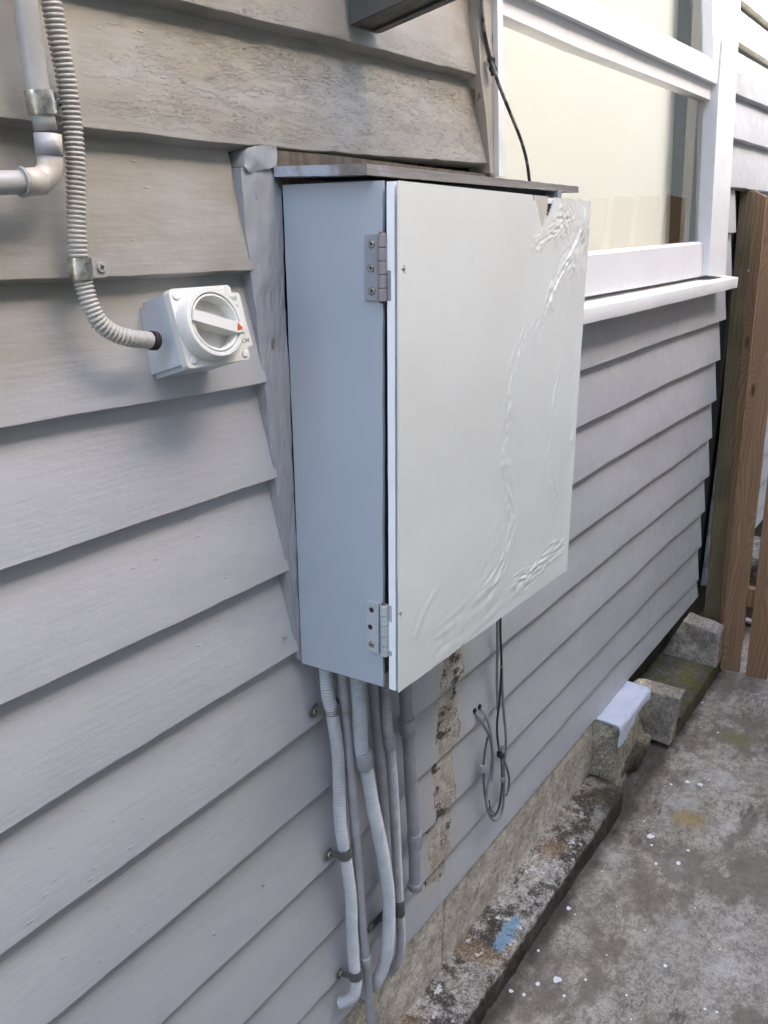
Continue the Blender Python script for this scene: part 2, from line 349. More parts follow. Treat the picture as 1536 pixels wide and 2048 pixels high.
def build_ground():
    bm = bmnew()
    xs = [-30, -6, -1, 0.6] + [0.6 + 0.05 * i for i in range(1, 65)] + [4.2, 6, 12, 40]; ys = [-40, -12, -5, -1.6] + [-1.6 + 0.05 * i for i in range(1, 35)] + [0.3, 3, 12, 40]
    g = [[bm.verts.new((x, y, GZ + (0.006 * fbm(x * 2.5, y * 2.5) if 0.5 < x < 4 and -1.7 < y < 0.1 else 0))) for y in ys] for x in xs]
    for i in range(len(xs) - 1):
        for j in range(len(ys) - 1): f = bm.faces.new((g[i][j], g[i + 1][j], g[i + 1][j + 1], g[i][j + 1])); f.smooth = True
    # dried white paint splashes, marks on the slab
    spl = [(1301,1673,8),(1303,1692,3),(1312,1730,3.5),(1357,1730,5),(1376,1703,3),(1137,1817,5),(1150,1829,2),(1114,1963,8),(1076,1970,5),(1022,1985,5),(1048,1993,4),(1331,1931,4),(1375,1563,5),(1401,1569,6),(1342,1568,3),(1288,1641,2),(1400,1400,2),(1405,1406,2.5),(1372,1446,2),(1436,1465,2.5),(1402,1455,1.5),(1077,1903,3),(1253,1992,3),(1213,1911,2),(1128,1995,3),(1171,1963,3),(1418,1560,2),(1204,1744,2),(1290,1860,2),(1434,2024,3),(1410,2018,3),(1290,1718,1.5),(1262,2040,2),(1440,1900,2),(1390,1818,1.6),(1233,1812,1.6)]
    for (px, py, r) in spl:
        P = WZ(px, py, GZ); R = rad(P, r * 1.7); n = 14; ph = random.random() * 9
        vs = []
        for k in range(n):
            a = 2 * math.pi * k / n; rr = R * (1 + 0.45 * noise.noise(Vector((math.cos(a) * 1.5 + ph, math.sin(a) * 1.5, ph))))
            x, y = P.x + rr * 1.2 * math.cos(a), P.y + rr * math.sin(a)
            vs.append(bm.verts.new((x, y, GZ + 0.006 * fbm(x * 2.5, y * 2.5) + 0.0025)))
        f = bm.faces.new(vs); f.material_index = 1
    o = obj('ground', bm, [M_ground, painted('dried_paint', (0.72, 0.71, 0.68), 0.6, 0.0004)]); tag(o, kind='structure')
build_ground()

# ------------------------------------------------------------------ house
house = thing('house', (2.0, 0.1, GZ), 'pale grey weatherboard house wall with white window and worn paint', 'house')
ZT = {-8: [(0, 1.16)], -7: [(0, 1.01)], -6: [(0, .86)], -5: [(0, .708)], -4: [(0, .597)], -3: [(0, .440), (3.2, .452), (4, .460)], -2: [(.7, .290), (1, .297), (1.5, .300), (3.2, .322)], -1: [(.5, .152), (.83, .149), (1.14, .152), (1.51, .157), (3.25, .168)],
      0: [(.49, .002), (.86, -.005), (3.37, .018)], 1: [(.47, -.145), (.88, -.156), (3.4, -.145)], 2: [(.44, -.294), (.88, -.299), (2.8, -.293)], 3: [(.42, -.447), (.9, -.452), (2.8, -.437), (3.43, -.442)], 4: [(.39, -.602), (.91, -.595), (2.87, -.590), (3.45, -.600)],
      5: [(.37, -.754), (.93, -.751)], 6: [(.41, -.903), (.93, -.899), (2.97, -.906), (3.5, -.916)], 7: [(.57, -1.064), (.92, -1.061), (3.0, -1.052), (3.5, -1.065)], 8: [(.73, -1.219), (.91, -1.220), (3.07, -1.208), (3.55, -1.226)], 9: [(1, -1.350), (2.5, -1.340), (3.58, -1.383)], 10: [(0, -1.468)]}
def zk(k, x):
    t = ZT[k]
    if x <= t[0][0]: return t[0][1]
    for (xa, za), (xb, zb) in zip(t, t[1:]):
        if x <= xb: return za + (zb - za) * (x - xa) / (xb - xa)
    return t[-1][1]
def trimx(z): return 0.849 + (0.0953 - z) * (0.9132 - 0.849) / (0.0953 + 0.5946)    # scribed line where boards meet the trim
WL = 1.553  # window opening sides
def win_r(z): return 3.115 + (0.55 - z) * 0.20
def build_boards():
    bm = bmnew()
    def run(k, x0, x1, x0f=None, x1f=None, far=False):
        th = 0.028
        n = max(2, int((x1 - x0) / 0.025)); prev = None; first = None
        for i in range(n + 1):
            x = x0 + (x1 - x0) * i / n; zb = zk(k, x); zt = zk(k - 1, x) + 0.025
            if k == 1 and x0 > .9 and x < 3.25: zt = -0.128
            wob = 0.0022 * fbm(x * 2.3, k * 7.7) + 0.0010 * fbm(x * 14, k * 3.1)
            if k in (-1, -2) and x > 0.8: wob += 0.003 * max(0, fbm(x * 40, k * 5.0))
            if k == 5 and 2.55 < x < 2.95: wob += 0.004 * fbm(x * 35, 1.3)
            out = 0.0018 * fbm(x * 1.7, k * 4.1 + 9)
            b = 0.003
            def sx(xx, z):
                if x0f and i == 0: return x0f(z)
                if x1f and i == n: return x1f(z)
                return xx
            prof = [(0.0265 + out * 0.3, zt), (0.0132 + out * 0.6, (zt + zb) / 2), (0.0006 + out, zb + .0030 + wob), (0.0 + out + 0.0006, zb + .0010 + wob), (0.0016 + out, zb + wob), (th, zb - 0.007 + wob), (th + 0.001, zt)]
            ring = [bm.verts.new((sx(x, z), y, z)) for (y, z) in prof]
            if prev:
                for a in range(len(prof)):
                    c = (a + 1) % len(prof); f = bm.faces.new((prev[a], prev[c], ring[c], ring[a])); f.smooth = True
            else: bm.faces.new(ring[::-1])
            prev = ring
        bm.faces.new(prev)
    endx = {1: 3.40, 2: 3.392, 3: 3.378, 4: 3.39, 5: 3.40, 6: 3.43, 7: 3.43, 8: 3.44, 9: 3.46, 10: 3.49, 0: 3.385}
    for k in range(-6, 11):
        if k <= -2: run(k, -1.2, 1.497 if k == -2 else 1.462)
        elif k == -1: run(k, -1.2, 1.515)
        elif k <= 4: run(k, -1.2, 0.86, None, trimx)
        else: run(k, -1.2, endx[k])
        if k >= 1 and k <= 4: run(k, 1.0, endx[k]) if k > 1 else (run(k, 1.0, 3.24), run(k, 3.2401, endx[k]))
        if k == 0: run(k, 3.0, endx[k])
        if k <= -1: run(k, 3.0, 7.5)
        if k >= 0: run(k, 3.63, 7.5)
    return obj('weatherboard_cladding', bm, MB, house, auto=22)
build_boards()
# dark wall framing behind the cladding
bm = bmnew(); add_box(bm, (-1.2, 0.042, -1.46), (7.5, 0.048, -0.13)); add_box(bm, (-1.2, 0.0425, -0.13), (1.53, 0.048, 1.0)); add_box(bm, (3.34, 0.0425, -0.13), (7.5, 0.048, 1.0))
obj('building_paper', bm, M_dark, house)
# foundation, cracked where the blocks meet
M_found = concrete('foundation_concrete', (0.68, 0.62, 0.52), (0.56, 0.50, 0.41), scale=1.0, pits=0.5, bumpd=0.004, dark=0.25, rust=0.2, speck=0.3).m
def lumpy_wall(x0, x1, z0, z1, y0, amp, seed):
    bm = bmnew(); nx = int((x1 - x0) / 0.012); nz = int((z1 - z0) / 0.012)
    g = [[None] * (nz + 1) for _ in range(nx + 1)]
    for i in range(nx + 1):
        for j in range(nz + 1):
            x = x0 + (x1 - x0) * i / nx; z = z0 + (z1 - z0) * j / nz
            e = min(i, nx - i) / 1.5; rnd = 0.006 * max(0, 1 - e) ** 2
            g[i][j] = bm.verts.new((x, y0 + rnd + amp * fbm(x * 9, z * 9, seed) + amp * 0.4 * fbm(x * 40, z * 40, seed), z))
    for i in range(nx):
        for j in range(nz): bm.faces.new((g[i][j], g[i + 1][j], g[i + 1][j + 1], g[i][j + 1])).smooth = True
    bk = [bm.verts.new((x0, 0.15, z0)), bm.verts.new((x0, 0.15, z1)), bm.verts.new((x1, 0.15, z1)), bm.verts.new((x1, 0.15, z0))]
    bm.faces.new([g[0][j] for j in range(nz + 1)] + [bk[1], bk[0]]); bm.faces.new([g[nx][j] for j in range(nz + 1)][::-1] + [bk[3], bk[2]])
    bm.faces.new([g[i][nz] for i in range(nx + 1)] + [bk[2], bk[1]])
    return bm
obj('foundation', lumpy_wall(-0.6, 1.413, GZ, -1.463, 0.010, 0.003, 1.0), M_found, house)
obj('foundation', lumpy_wall(1.417, 2.42, GZ, -1.463, 0.012, 0.003, 5.0), M_found, house)
obj('foundation', lumpy_wall(2.43, 7.4, GZ, -1.44, 0.10, 0.004, 8.0), concrete('damp_foundation', (0.10, 0.09, 0.075), (0.06, 0.055, 0.045), dark=0.5, moss=0.4).m, house)

# trim board left of the cabinet, with its loose cap block
bm = bmnew()
def TR(z, dx=0.0): return Vector((trimx(z) - .004 + dx, .003, z))
pts = [TR(.122, .004), W(549, 338, .003), W(561, 372, .003), W(603, 1322, .003), TR(-.610, .002)] + [TR(-.61 + .73 * k / 12) for k in range(1, 12)]
add_poly_prism(bm, pts, Vector((0, 0.03, 0))); bmesh.ops.triangulate(bm, faces=bm.faces)
for _ in range(6):
    es = [e for e in bm.edges if e.calc_length() > .014]
    bmesh.ops.subdivide_edges(bm, edges=es, cuts=1); bmesh.ops.triangulate(bm, faces=bm.faces)
for v in bm.verts:
    c = v.co.copy(); v.co.y += .0016 * fbm(c.x * 25, c.z * 9, 2) + .0012 * fbm(c.x * 80, c.z * 30, 7); v.co.x += .0006 * fbm(c.z * 14, 4) + .0007 * fbm(c.z * 60, 9)
obj('corner_trim', bm, M_trim, house, smooth=True, auto=40)
bm = bmnew(); add_poly_prism(bm, [W(490, 306, 0), W(498, 294, 0), W(520, 291, 0), W(553, 292, 0), W(553, 335, 0), W(520, 341, 0), W(498, 345, 0), W(489, 332, 0)], Vector((0, 0.03, 0))); bmesh.ops.triangulate(bm, faces=bm.faces)
for _ in range(4):
    es = [e for e in bm.edges if e.calc_length() > .008]
    bmesh.ops.subdivide_edges(bm, edges=es, cuts=1); bmesh.ops.triangulate(bm, faces=bm.faces)
for v in bm.verts:
    c = v.co.copy(); v.co += Vector((.002 * fbm(c.z * 40, 4), .0025 * fbm(c.x * 60, c.z * 40, 2), .002 * fbm(c.x * 50, 4, 4)))
obj('trim_cap', bm, M_trim, house, smooth=True, auto=40)
# old bare timber packing exposed behind the lid
bm = bmnew(); add_poly_prism(bm, [Vector((.905, .003, .1465)), Vector((1.05, .003, .1475)), Vector((1.25, .003, .1435)), Vector((1.53, .003, .1395)), Vector((1.53, .003, .09)), Vector((.905, .003, .09))], Vector((0, 0.017, 0)))
obj('packing_timber', bm, M_gwoodd, house)

# nails proud of the board faces
bm = bmnew()
bm.free()
for (px, py) in ((569, 1274), (526, 1770), (427, 1868)):
    bm = bmnew(); disc(bm, W(px, py, 0.002), (0, -1, 0), 0.003, 0.003, 12); obj('nail_head', bm, M_trim, house)
# broken paint flakes around the bare strip
FM = painted('flake_paint', (0.36, 0.36, 0.39), 0.5, 0.001, 60, 0.1, 0.5)
for (px, py, s) in ((905,1600,9),(878,1640,11),(890,1685,8),(868,1690,6),(903,1582,7),(877,1760,6),(895,1372,8),(884,1655,7)):
    P = W(px, py, -0.002); n = 7; ph = random.random() * 6
    vs = [P + Vector((math.cos(ph + 6.283 * k / n) * rad(P, s * 2) * random.uniform(.5, 1.1), random.uniform(-.004, .001), math.sin(ph + 6.283 * k / n) * rad(P, s * 1.3) * random.uniform(.5, 1.1))) for k in range(n)]
    bm = bmnew(); add_poly_prism(bm, vs, Vector((0, 0.0012, 0))); obj('paint_flake', bm, FM, house)

# ------------------------------------------------------------------ window
win = bpy.data.objects.new('window', None); COL.objects.link(win); win.parent = house; win.location = (0, 0, 0)
bpy.context.view_layer.update()
def slab(name, px, y, t, mat, bev=0.002, parent=None):
    bm = bmnew(); add_poly_prism(bm, [W(a, b, y) for a, b in px], Vector((0, t, 0)))
    if bev: bevel(bm, bev, 2)
    return obj(name, bm, mat, parent or win, auto=40)
WP = win
slab('casing', [(1457, -330), (1500, -330), (1481, 0), (1467, 275), (1451, 551), (1417, 551), (1437, 187), (1452, 0)], -0.030, 0.05, M_white, 0.003)
slab('casing', [(962, -60), (1000, -60), (998, 160), (998, 352), (981, 346), (972, 230), (961, 150), (957, 60)], -0.006, 0.03, painted('old_casing_paint', (0.38, 0.36, 0.32), 0.6, 0.0022, 30, 0.2, 0.5, (1, 1, .3), chip=0.62), 0.0015)
slab('stop_bead', [(994, -60), (1005, -60), (1007, 160), (1012, 353), (998, 352), (996, 100)], -0.016, 0.03, M_white, 0.003)
# lower fixed light: top rail, stile, bottom rail
slab('frame', [(1004, -18), (1065, 2), (1250, 88), (1443, 176), (1424, 201), (1421, 200), (1360, 175), (1160, 97), (1006, 29)], -0.008, 0.04, M_white, 0.002)
slab('frame', [(1424, 199), (1443, 174), (1420, 551), (1412, 549)], -0.0085, 0.04, M_white, 0.002)
slab('frame', [(1150, 514), (1290, 499), (1416, 486), (1416, 550), (1290, 573), (1150, 597)], -0.010, 0.045, M_white, 0.002)
slab('frame', [(1140, 507), (1290, 494), (1416, 482), (1416, 486.5), (1290, 499.5), (1140, 515)], -0.003, 0.03, M_white, 0.001)
# upper sash
slab('sash', [(990, -36), (1000, -92), (1182, -1), (1426, 119), (1446, 120), (1443, 172), (1250, 84), (1065, -2)], -0.024, 0.035, M_white, 0.003)
slab('sash', [(1427, -300), (1459, -300), (1450, 0), (1446, 122), (1426, 120)], -0.0245, 0.035, M_white, 0.002)
slab('sash', [(1100, -46), (1182, -5), (1250, 28), (1426, 117), (1426, 120), (1250, 33), (1175, -4), (1100, -40)], -0.014, 0.02, M_white, 0.001)
def extr(o): return o
# glass
def glass():
    m = M('window_glass', 0.02); N = m.N; g = N.new('ShaderNodeBsdfGlossy'); g.inputs['Roughness'].default_value = 0.015; g.inputs['Color'].default_value = (1, 1, 1, 1)
    t = N.new('ShaderNodeBsdfTransparent'); t.inputs['Color'].default_value = (0.97, 0.97, 0.94, 1); f = N.new('ShaderNodeFresnel'); f.inputs['IOR'].default_value = 1.52
    mx = N.new('ShaderNodeMixShader'); m.l(f.outputs[0], mx.inputs[0]); m.l(t.outputs[0], mx.inputs[1]); m.l(g.outputs[0], mx.inputs[2])
    m.l(mx.outputs[0], N['Material Output'].inputs['Surface']); return m.m
M_glass = glass()
for (y_, za_, zb_) in ((0.012, -0.03, 0.46), (0.006, 0.46, 1.4)):
    me = bpy.data.meshes.new('pane'); me.from_pydata([(1.52, y_, za_), (3.12, y_, za_), (3.12, y_, zb_), (1.52, y_, zb_)], [], [(0, 1, 2, 3)]); link('pane', me, M_glass, win)   # outward normal faces the yard
# reveal, blind, gap, jamb strip behind the glass
bm = bmnew(); add_box(bm, (1.50, 0.02, -0.06), (1.53, 0.22, 1.4)); add_box(bm, (3.30, 0.041, -0.06), (3.33, 0.22, 1.4)); add_box(bm, (1.5, 0.041, -0.16), (3.33, 0.22, -0.10)); obj('reveal', bm, M_jamb, win)
YB = 0.06
gl_t, gl_b = W(1355, 80, YB), W(1338, 490, YB); gr_t, gr_b = W(1389, 190, YB), W(1371, 488, YB)
def lx(a, b, z): return a.x + (b.x - a.x) * (z - a.z) / (b.z - a.z)
z0, z1 = -0.10, 1.02
bm = bmnew()
nz = 40; nx = 60; g = []
for i in range(nx + 1):
    row = []
    for j in range(nz + 1):
        z = z0 + (z1 - z0) * j / nz; xr = lx(gl_t, gl_b, z); x = 1.52 + (xr - 1.52) * i / nx
        row.append(bm.verts.new((x, YB + 0.004 * fbm(x * 2, z * 1.5, 3), z)))
    g.append(row)
for i in range(nx):
    for j in range(nz): bm.faces.new((g[i][j], g[i + 1][j], g[i + 1][j + 1], g[i][j + 1])).smooth = True
obj('roller_blind', bm, M_blind, win)
bm = bmnew(); add_poly_prism(bm, [Vector((lx(gr_t, gr_b, z0), YB - .01, z0)), Vector((3.295, YB - .01, z0)), Vector((3.295, YB - .01, z1)), Vector((lx(gr_t, gr_b, z1), YB - .01, z1))], Vector((0, .03, 0))); obj('inner_architrave', bm, M_jamb, win)
bm = bmnew(); add_poly_prism(bm, [V0 + Vector((dx_, 0, 0)) for V0, dx_ in ((Vector((lx(gl_t, gl_b, z0), YB + .03, z0)), -.05), (Vector((lx(gr_t, gr_b, z0), YB + .03, z0)), .08), (Vector((lx(gr_t, gr_b, z1), YB + .03, z1)), .08), (Vector((lx(gl_t, gl_b, z1), YB + .03, z1)), -.05))], Vector((0, .01, 0))); obj('gap_shade_sheet', bm, simple('gap_shade_dark', (0.07, 0.06, 0.048), .9), win)  # dark sheet added behind the blind gap to stand in for the unlit room
bm = bmnew(); add_box(bm, (0.5, 1.2, -0.6), (5.3, 1.22, 1.6)); obj('bounce_wall', bm, painted('bounce_wall_paint', (0.78, 0.79, 0.80), .8), win)  # unseen pale wall, added to bounce sun onto the back of the blind
# sill
bm = bmnew()
sy = -0.055
a, b, c, d = W(1120, 626, sy), W(1477, 556, sy), W(1477, 577, sy), W(1120, 659, sy)
zt = (a.z + b.z) / 2; zb = (c.z + d.z) / 2
add_poly_prism(bm, [Vector((a.x, sy, zt)), Vector((b.x, sy, zt)), Vector((b.x, sy, zb)), Vector((a.x, sy, zb))], Vector((0, 0.075, 0)))
for v in bm.verts:
    if v.co.y > 0: v.co.z += 0.008
bmesh.ops.subdivide_edges(bm, edges=[e for e in bm.edges if abs(e.verts[0].co.x - e.verts[1].co.x) > 0.5], cuts=30)
for v in bm.verts: v.co.z += 0.0012 * fbm(v.co.x * 5, v.co.y * 9)
bevel(bm, 0.003, 2, 40)
obj('sill', bm, M_sill, win, auto=40)

# ------------------------------------------------------------------ electrical cabinet
DY = -0.1893; SX = 0.922
box = thing('meter_cabinet', (SX, 0, -0.62), 'blue-grey timber meter cabinet with peeling cream door fixed to the weatherboards', 'cabinet')
def grid_panel_x(name, X, corners, th, mat, parent):   # panel normal to X, corners in (y,z)
    bm = bmnew(); add_poly_prism(bm, [Vector((X, y, z)) for y, z in corners], Vector((th, 0, 0)))
    bmesh.ops.subdivide_edges(bm, edges=[e for e in bm.edges if e.calc_length() > 0.3], cuts=30)
    for v in bm.verts: v.co.x += 0.0012 * fbm(v.co.y * 8, v.co.z * 3, 4) if v.co.x < X + 0.001 else 0; v.co.y += 0.0009 * fbm(v.co.z * 15, 2, 2)
    return obj(name, bm, mat, parent, auto=40)
s1, s2, s3, s4 = WX(565, 370, SX), WX(765, 361, SX), WX(766, 1374, SX), WX(604, 1326, SX)
grid_panel_x('side_panel', SX, [(s1.y, s1.z), (s2.y, s2.z), (s3.y, s3.z), (s4.y, s4.z)], 0.005, M_box, box)
bm = bmnew(); add_box(bm, (1.462, -0.158, -0.606), (1.478, 0.0, 0.108)); obj('side_panel', bm, painted('right_side_paint', (0.22, 0.23, 0.25), 0.5), box)
bm = bmnew(); add_box(bm, (0.9285, -0.150, -0.603), (0.955, -0.003, 0.1)); add_box(bm, (0.955, -0.012, -0.603), (1.461, -0.003, 0.1)); add_box(bm, (0.956, -0.150, 0.083), (1.46, -0.013, 0.098)); obj('inner_frame', bm, M_inside, box)
# lid
l1 = WX(548, 345, 0.905); l2 = WX(735, 327, 0.905); l3 = WX(738, 350, 0.905)
LY = l2.y; lr = W(1158, 373, LY); lrb = W(1158, 386, LY)
bm = bmnew()
secs = []
for i in range(41):
    t = i / 40; x = 0.905 + (lr.x - 0.905) * t; zt_ = l2.z + (lr.z - l2.z) * t + 0.0008 * fbm(x * 30, 3); zb_ = l3.z + (lrb.z - l3.z) * t + 0.0006 * fbm(x * 30, 8)
    yo = 0.001 * fbm(x * 20, 5)
    secs.append([bm.verts.new(v) for v in ((x, LY + yo + .001, zt_), (x, -0.001, zt_ + 0.003), (x, -0.001, zb_ + 0.003), (x, LY + yo, zb_))])
for a_, b_ in zip(secs, secs[1:]):
    for k in range(4): bm.faces.new((a_[k], a_[(k + 1) % 4], b_[(k + 1) % 4], b_[k]))
bm.faces.new(secs[0]); bm.faces.new(secs[-1][::-1])
mlid = M('lid_wood', 0.6); vX = mlid.xyz()
pw = mlid.noise(1, (5, 70, 60), 4); pc = mlid.mix(pw, (0.25, 0.23, 0.21), (0.105, 0.095, 0.085))
pp = mlid.noise(16, (1, 1, 1), 4, loc=(3, 1, 1)); pm = mlid.mul(mlid.ramp(pp, 0.60, 0.40), mlid.ramp(vX[0], 0.96, 0.935))
mlid.color(mlid.mix(pm, pc, (0.36, 0.385, 0.44))); mlid.bump(pw, 0.0026, 1.0); M_lid = mlid.m
obj('lid', bm, M_lid, box)
bm = bmnew(); add_box(bm, (0.94, LY + .02, l3.z - 0.012), (lrb.x - 0.04, -0.004, l3.z - 0.003)); obj('lid_batten', bm, M_inside, box)
# door: white edged core + cream laminate sheet, blistered
door = bpy.data.objects.new('door', None); COL.objects.link(door); door.parent = box; door.location = (0, 0, 0)
bpy.context.view_layer.update()
d_tl, d_bl, d_br, d_tr = W(797, 361, DY), W(797, 1386, DY), W(1130, 1142, DY), W(1178, 402, DY)
bm = bmnew()
zc0, zc1 = -0.612, 0.1005
e0 = W(1126, 1141, DY + .002).x; 
add_poly_prism(bm, [Vector((0.9215, DY + .0060, zc1 + .002)), Vector((1.508, DY + .0060, 0.089)), Vector((1.508, DY + .0060, zc0 - .004)), Vector((0.9215, DY + .0060, zc0))], Vector((0, 0.0117, 0)))
bmesh.ops.subdivide_edges(bm, edges=[e for e in bm.edges if e.calc_length() > 0.3], cuts=24)
for v in bm.verts: v.co.x += 0.0006 * fbm(v.co.z * 14, 1, 7)
door_core = obj('core_board', bm, M_edge, door, auto=40)
# laminate grid in door coords u (x) v (z)
Ux0, Uw, Vz0, Vh = d_bl.x + 0.001, (d_br.x + d_tr.x) / 2 - d_bl.x, zc0, d_tl.z - d_bl.z
def dpt(px, py): p = W(px, py, DY); return Vector((p.x, p.z))
strokes = []
def stroke(pts, w_, h_, f): strokes.append(([dpt(*p) for p in pts], w_, h_, f))
stroke([(1172, 420), (1160, 470), (1145, 515), (1122, 550), (1105, 585), (1095, 620)], 0.010, 0.0042, 60)
stroke([(1145, 515), (1150, 560), (1148, 590)], 0.006, 0.003, 60)
stroke([(1170, 430), (1165, 500), (1163, 560)], 0.014, 0.0022, 110)
stroke([(1060, 492), (1085, 488), (1100, 470), (1130, 455), (1150, 420)], 0.008, 0.0022, 120)
stroke([(1115, 405), (1125, 440), (1105, 465)], 0.030, 0.0020, 150)
stroke([(1050, 660), (1035, 710), (1025, 760), (1015, 830), (1008, 900), (1012, 960)], 0.010, 0.0026, 55)
stroke([(1095, 620), (1072, 660), (1065, 700)], 0.010, 0.0018, 70)
stroke([(1125, 705), (1118, 760), (1105, 840), (1098, 900), (1100, 950), (1112, 1020)], 0.010, 0.0024, 60)
stroke([(1012, 960), (1024, 1020), (1020, 1080), (1000, 1140), (968, 1185)], 0.010, 0.0028, 55)
stroke([(1000, 1020), (985, 1100), (965, 1150)], 0.012, 0.0015, 50)
stroke([(1130, 1085), (1095, 1110), (1060, 1150), (1020, 1175)], 0.012, 0.0028, 70)
stroke([(1150, 700), (1147, 780), (1140, 900)], 0.006, 0.0016, 70)
stroke([(1000, 1180), (930, 1240), (860, 1300)], 0.030, 0.0012, 30)
stroke([(880, 1180), (850, 1230), (830, 1290)], 0.025, 0.0011, 26)
def segd(p, a, b):
    ab = b - a; t = max(0, min(1, (p - a).dot(ab) / ab.length_squared)); return (p - (a + ab * t)).length
def lam_h(x, z):
    h = 0.0007 * fbm(x * 3.3, z * 3.3, 11) + 0.0002 * fbm(x * 18, z * 18, 2)
    wx, wz = x + .004 * noise.noise(Vector((x * 22, z * 22, 1))), z + .004 * noise.noise(Vector((x * 22, z * 22, 8)))
    p = Vector((wx, wz))
    for pts, w_, hh, f in strokes:
        best = None; acc = 0.0
        for a, b in zip(pts, pts[1:]):
            ab = b - a; L = ab.length; t = max(0, min(1, (p - a).dot(ab) / ab.length_squared)); q = p - (a + ab * t); d = q.length
            if best is None or d < best[0]: best = (d, acc + t * L, (ab.x * q.y - ab.y * q.x) / L)
            acc += L
        d, tt, sp = best; ww = w_ * 1.9
        if d < ww * 2.3:
            ends = min(1, tt / .02 + .15) * min(1, (acc - tt) / .02 + .15)
            e = math.exp(-(d / ww) ** 2) * ends
            n1 = noise.noise(Vector((tt * f * .45, sp * f * 2.6, f))); n2 = noise.noise(Vector((x * f * 1.7, z * f * 1.5, 5))); n3 = noise.noise(Vector((tt * f * .25, 3.0, f)))
            h += hh * 0.95 * e * (0.30 + 0.9 * n1 + 0.45 * n2 + .4 * n3)
    return max(-.0009, h)
tri = [dpt(1068, 388), dpt(1105, 392), dpt(1084, 456)]       # dropped flap
crack = [dpt(1099, 385), dpt(1111, 385), dpt(1107, 405), dpt(1100, 425), dpt(1091, 440), dpt(1097, 412)]
crack2 = [dpt(1064, 385), dpt(1069, 385), dpt(1070, 400), dpt(1067, 403)]
def inside(p, poly):
    c = False; n = len(poly)
    for i in range(n):
        a, b = poly[i], poly[(i + 1) % n]
        if (a.y > p.y) != (b.y > p.y) and p.x < (b.x - a.x) * (p.y - a.y) / (b.y - a.y) + a.x: c = not c
    return c
holes = [(dpt(808, 540), 0.0042), (dpt(801, 1228), 0.0035)]
bm = bmnew(); NX, NZ = 250, 330
xr_ = lambda z: d_br.x + (d_tr.x - d_br.x) * (z - d_br.y if False else (z - d_br.z) / (d_tr.z - d_br.z))
G = []
for i in range(NX + 1):
    u = i / NX; row = []
    for j in range(NZ + 1):
        v = j / NZ
        zb_ = d_bl.z + (d_br.z - d_bl.z) * u; zt_ = d_tl.z + (d_tr.z - d_tl.z) * u
        z = zb_ + (zt_ - zb_) * v; xr2 = d_br.x + (d_tr.x - d_br.x) * v + 0.0016 * fbm(z * 12, 3, 3)
        x = Ux0 + (xr2 - Ux0) * u
        if v == 0: z += 0.0012 * fbm(x * 25, 9) + (0.004 if abs(x - dpt(925, 1287).x) < 0.004 else 0)
        h = lam_h(x, z)
        p = Vector((x, z))
        ins = inside(p, tri)
        y = DY - h + (0.0012 if ins else 0)
        if u > 0.96: y -= 0.004 * ((u - .96) / .04) ** 2
        row.append((bm.verts.new((x, y, z)), ins, p))
    G.append(row)
for i in range(NX):
    for j in range(NZ):
        q = (G[i][j], G[i + 1][j], G[i + 1][j + 1], G[i][j + 1]); c_ = (q[0][2] + q[2][2]) * 0.5
        if inside(c_, crack) or inside(c_, crack2) or any((c_ - hc).length < hr * (1 + .3 * math.sin(5 * math.atan2(c_.y - hc.y, c_.x - hc.x))) for hc, hr in holes): continue
        f = bm.faces.new([k[0] for k in q]); f.smooth = True; f.material_index = 1 if inside(c_, tri) else 0
# thickness of the sheet
ret = bmesh.ops.extrude_face_region(bm, geom=list(bm.faces))
for v in [e for e in ret['geom'] if isinstance(e, bmesh.types.BMVert)]: v.co.y += 0.0022
ml = M('cream_laminate', 0.33, 0, 0.5)
c = ml.mix(ml.ramp(ml.noise(3, detail=3), 0.35, 0.65), (0.64, 0.645, 0.61), (0.68, 0.69, 0.66))
yz = ml.xyz(); scr = ml.mul(ml.ramp(ml.vor(1, (30, 30, 9), loc=(1, 0, 2)), 0.015, 0.03, 1, 0), ml.ramp(ml.noise(5), 0.5, 0.55))
c = ml.mix(ml.mul(scr, 0.5), c, (0.35, 0.33, 0.30)); 
c = ml.mix(ml.mul(ml.ramp(ml.noise(30, detail=6, rough=.7), 0.6, 0.75), 0.12), c, (0.4, 0.36, 0.28)); ml.color(c)
ml.bump(ml.noise(10, detail=2), 0.0010, 0.6); ml.bump(ml.noise(160, detail=2), 0.00008, 0.6)
M_lamcore = painted('bare_laminate_flap', (0.50, 0.47, 0.41), 0.6, 0.0004)
me = bpy.data.meshes.new('laminate_sheet'); bmesh.ops.recalc_face_normals(bm, faces=bm.faces); bm.to_mesh(me); bm.free()
me.set_sharp_from_angle(angle=math.radians(50)); link('laminate_sheet', me, [ml.m, M_lamcore], door)
bm = bmnew(); add_box(bm, (0.9275, DY + .0022, -0.605), (1.5, DY + .0059, 0.083)); obj('glue_layer', bm, M_dark, door)
for hc, hr in holes:
    bm = bmnew(); disc(bm, (hc.x, DY + .0022, hc.y), (0, -1, 0), hr * .62, 0.0012, 12); obj('screw', bm, simple('rusty_screw', (0.20, 0.17, 0.15), 0.5, 0.6), door)

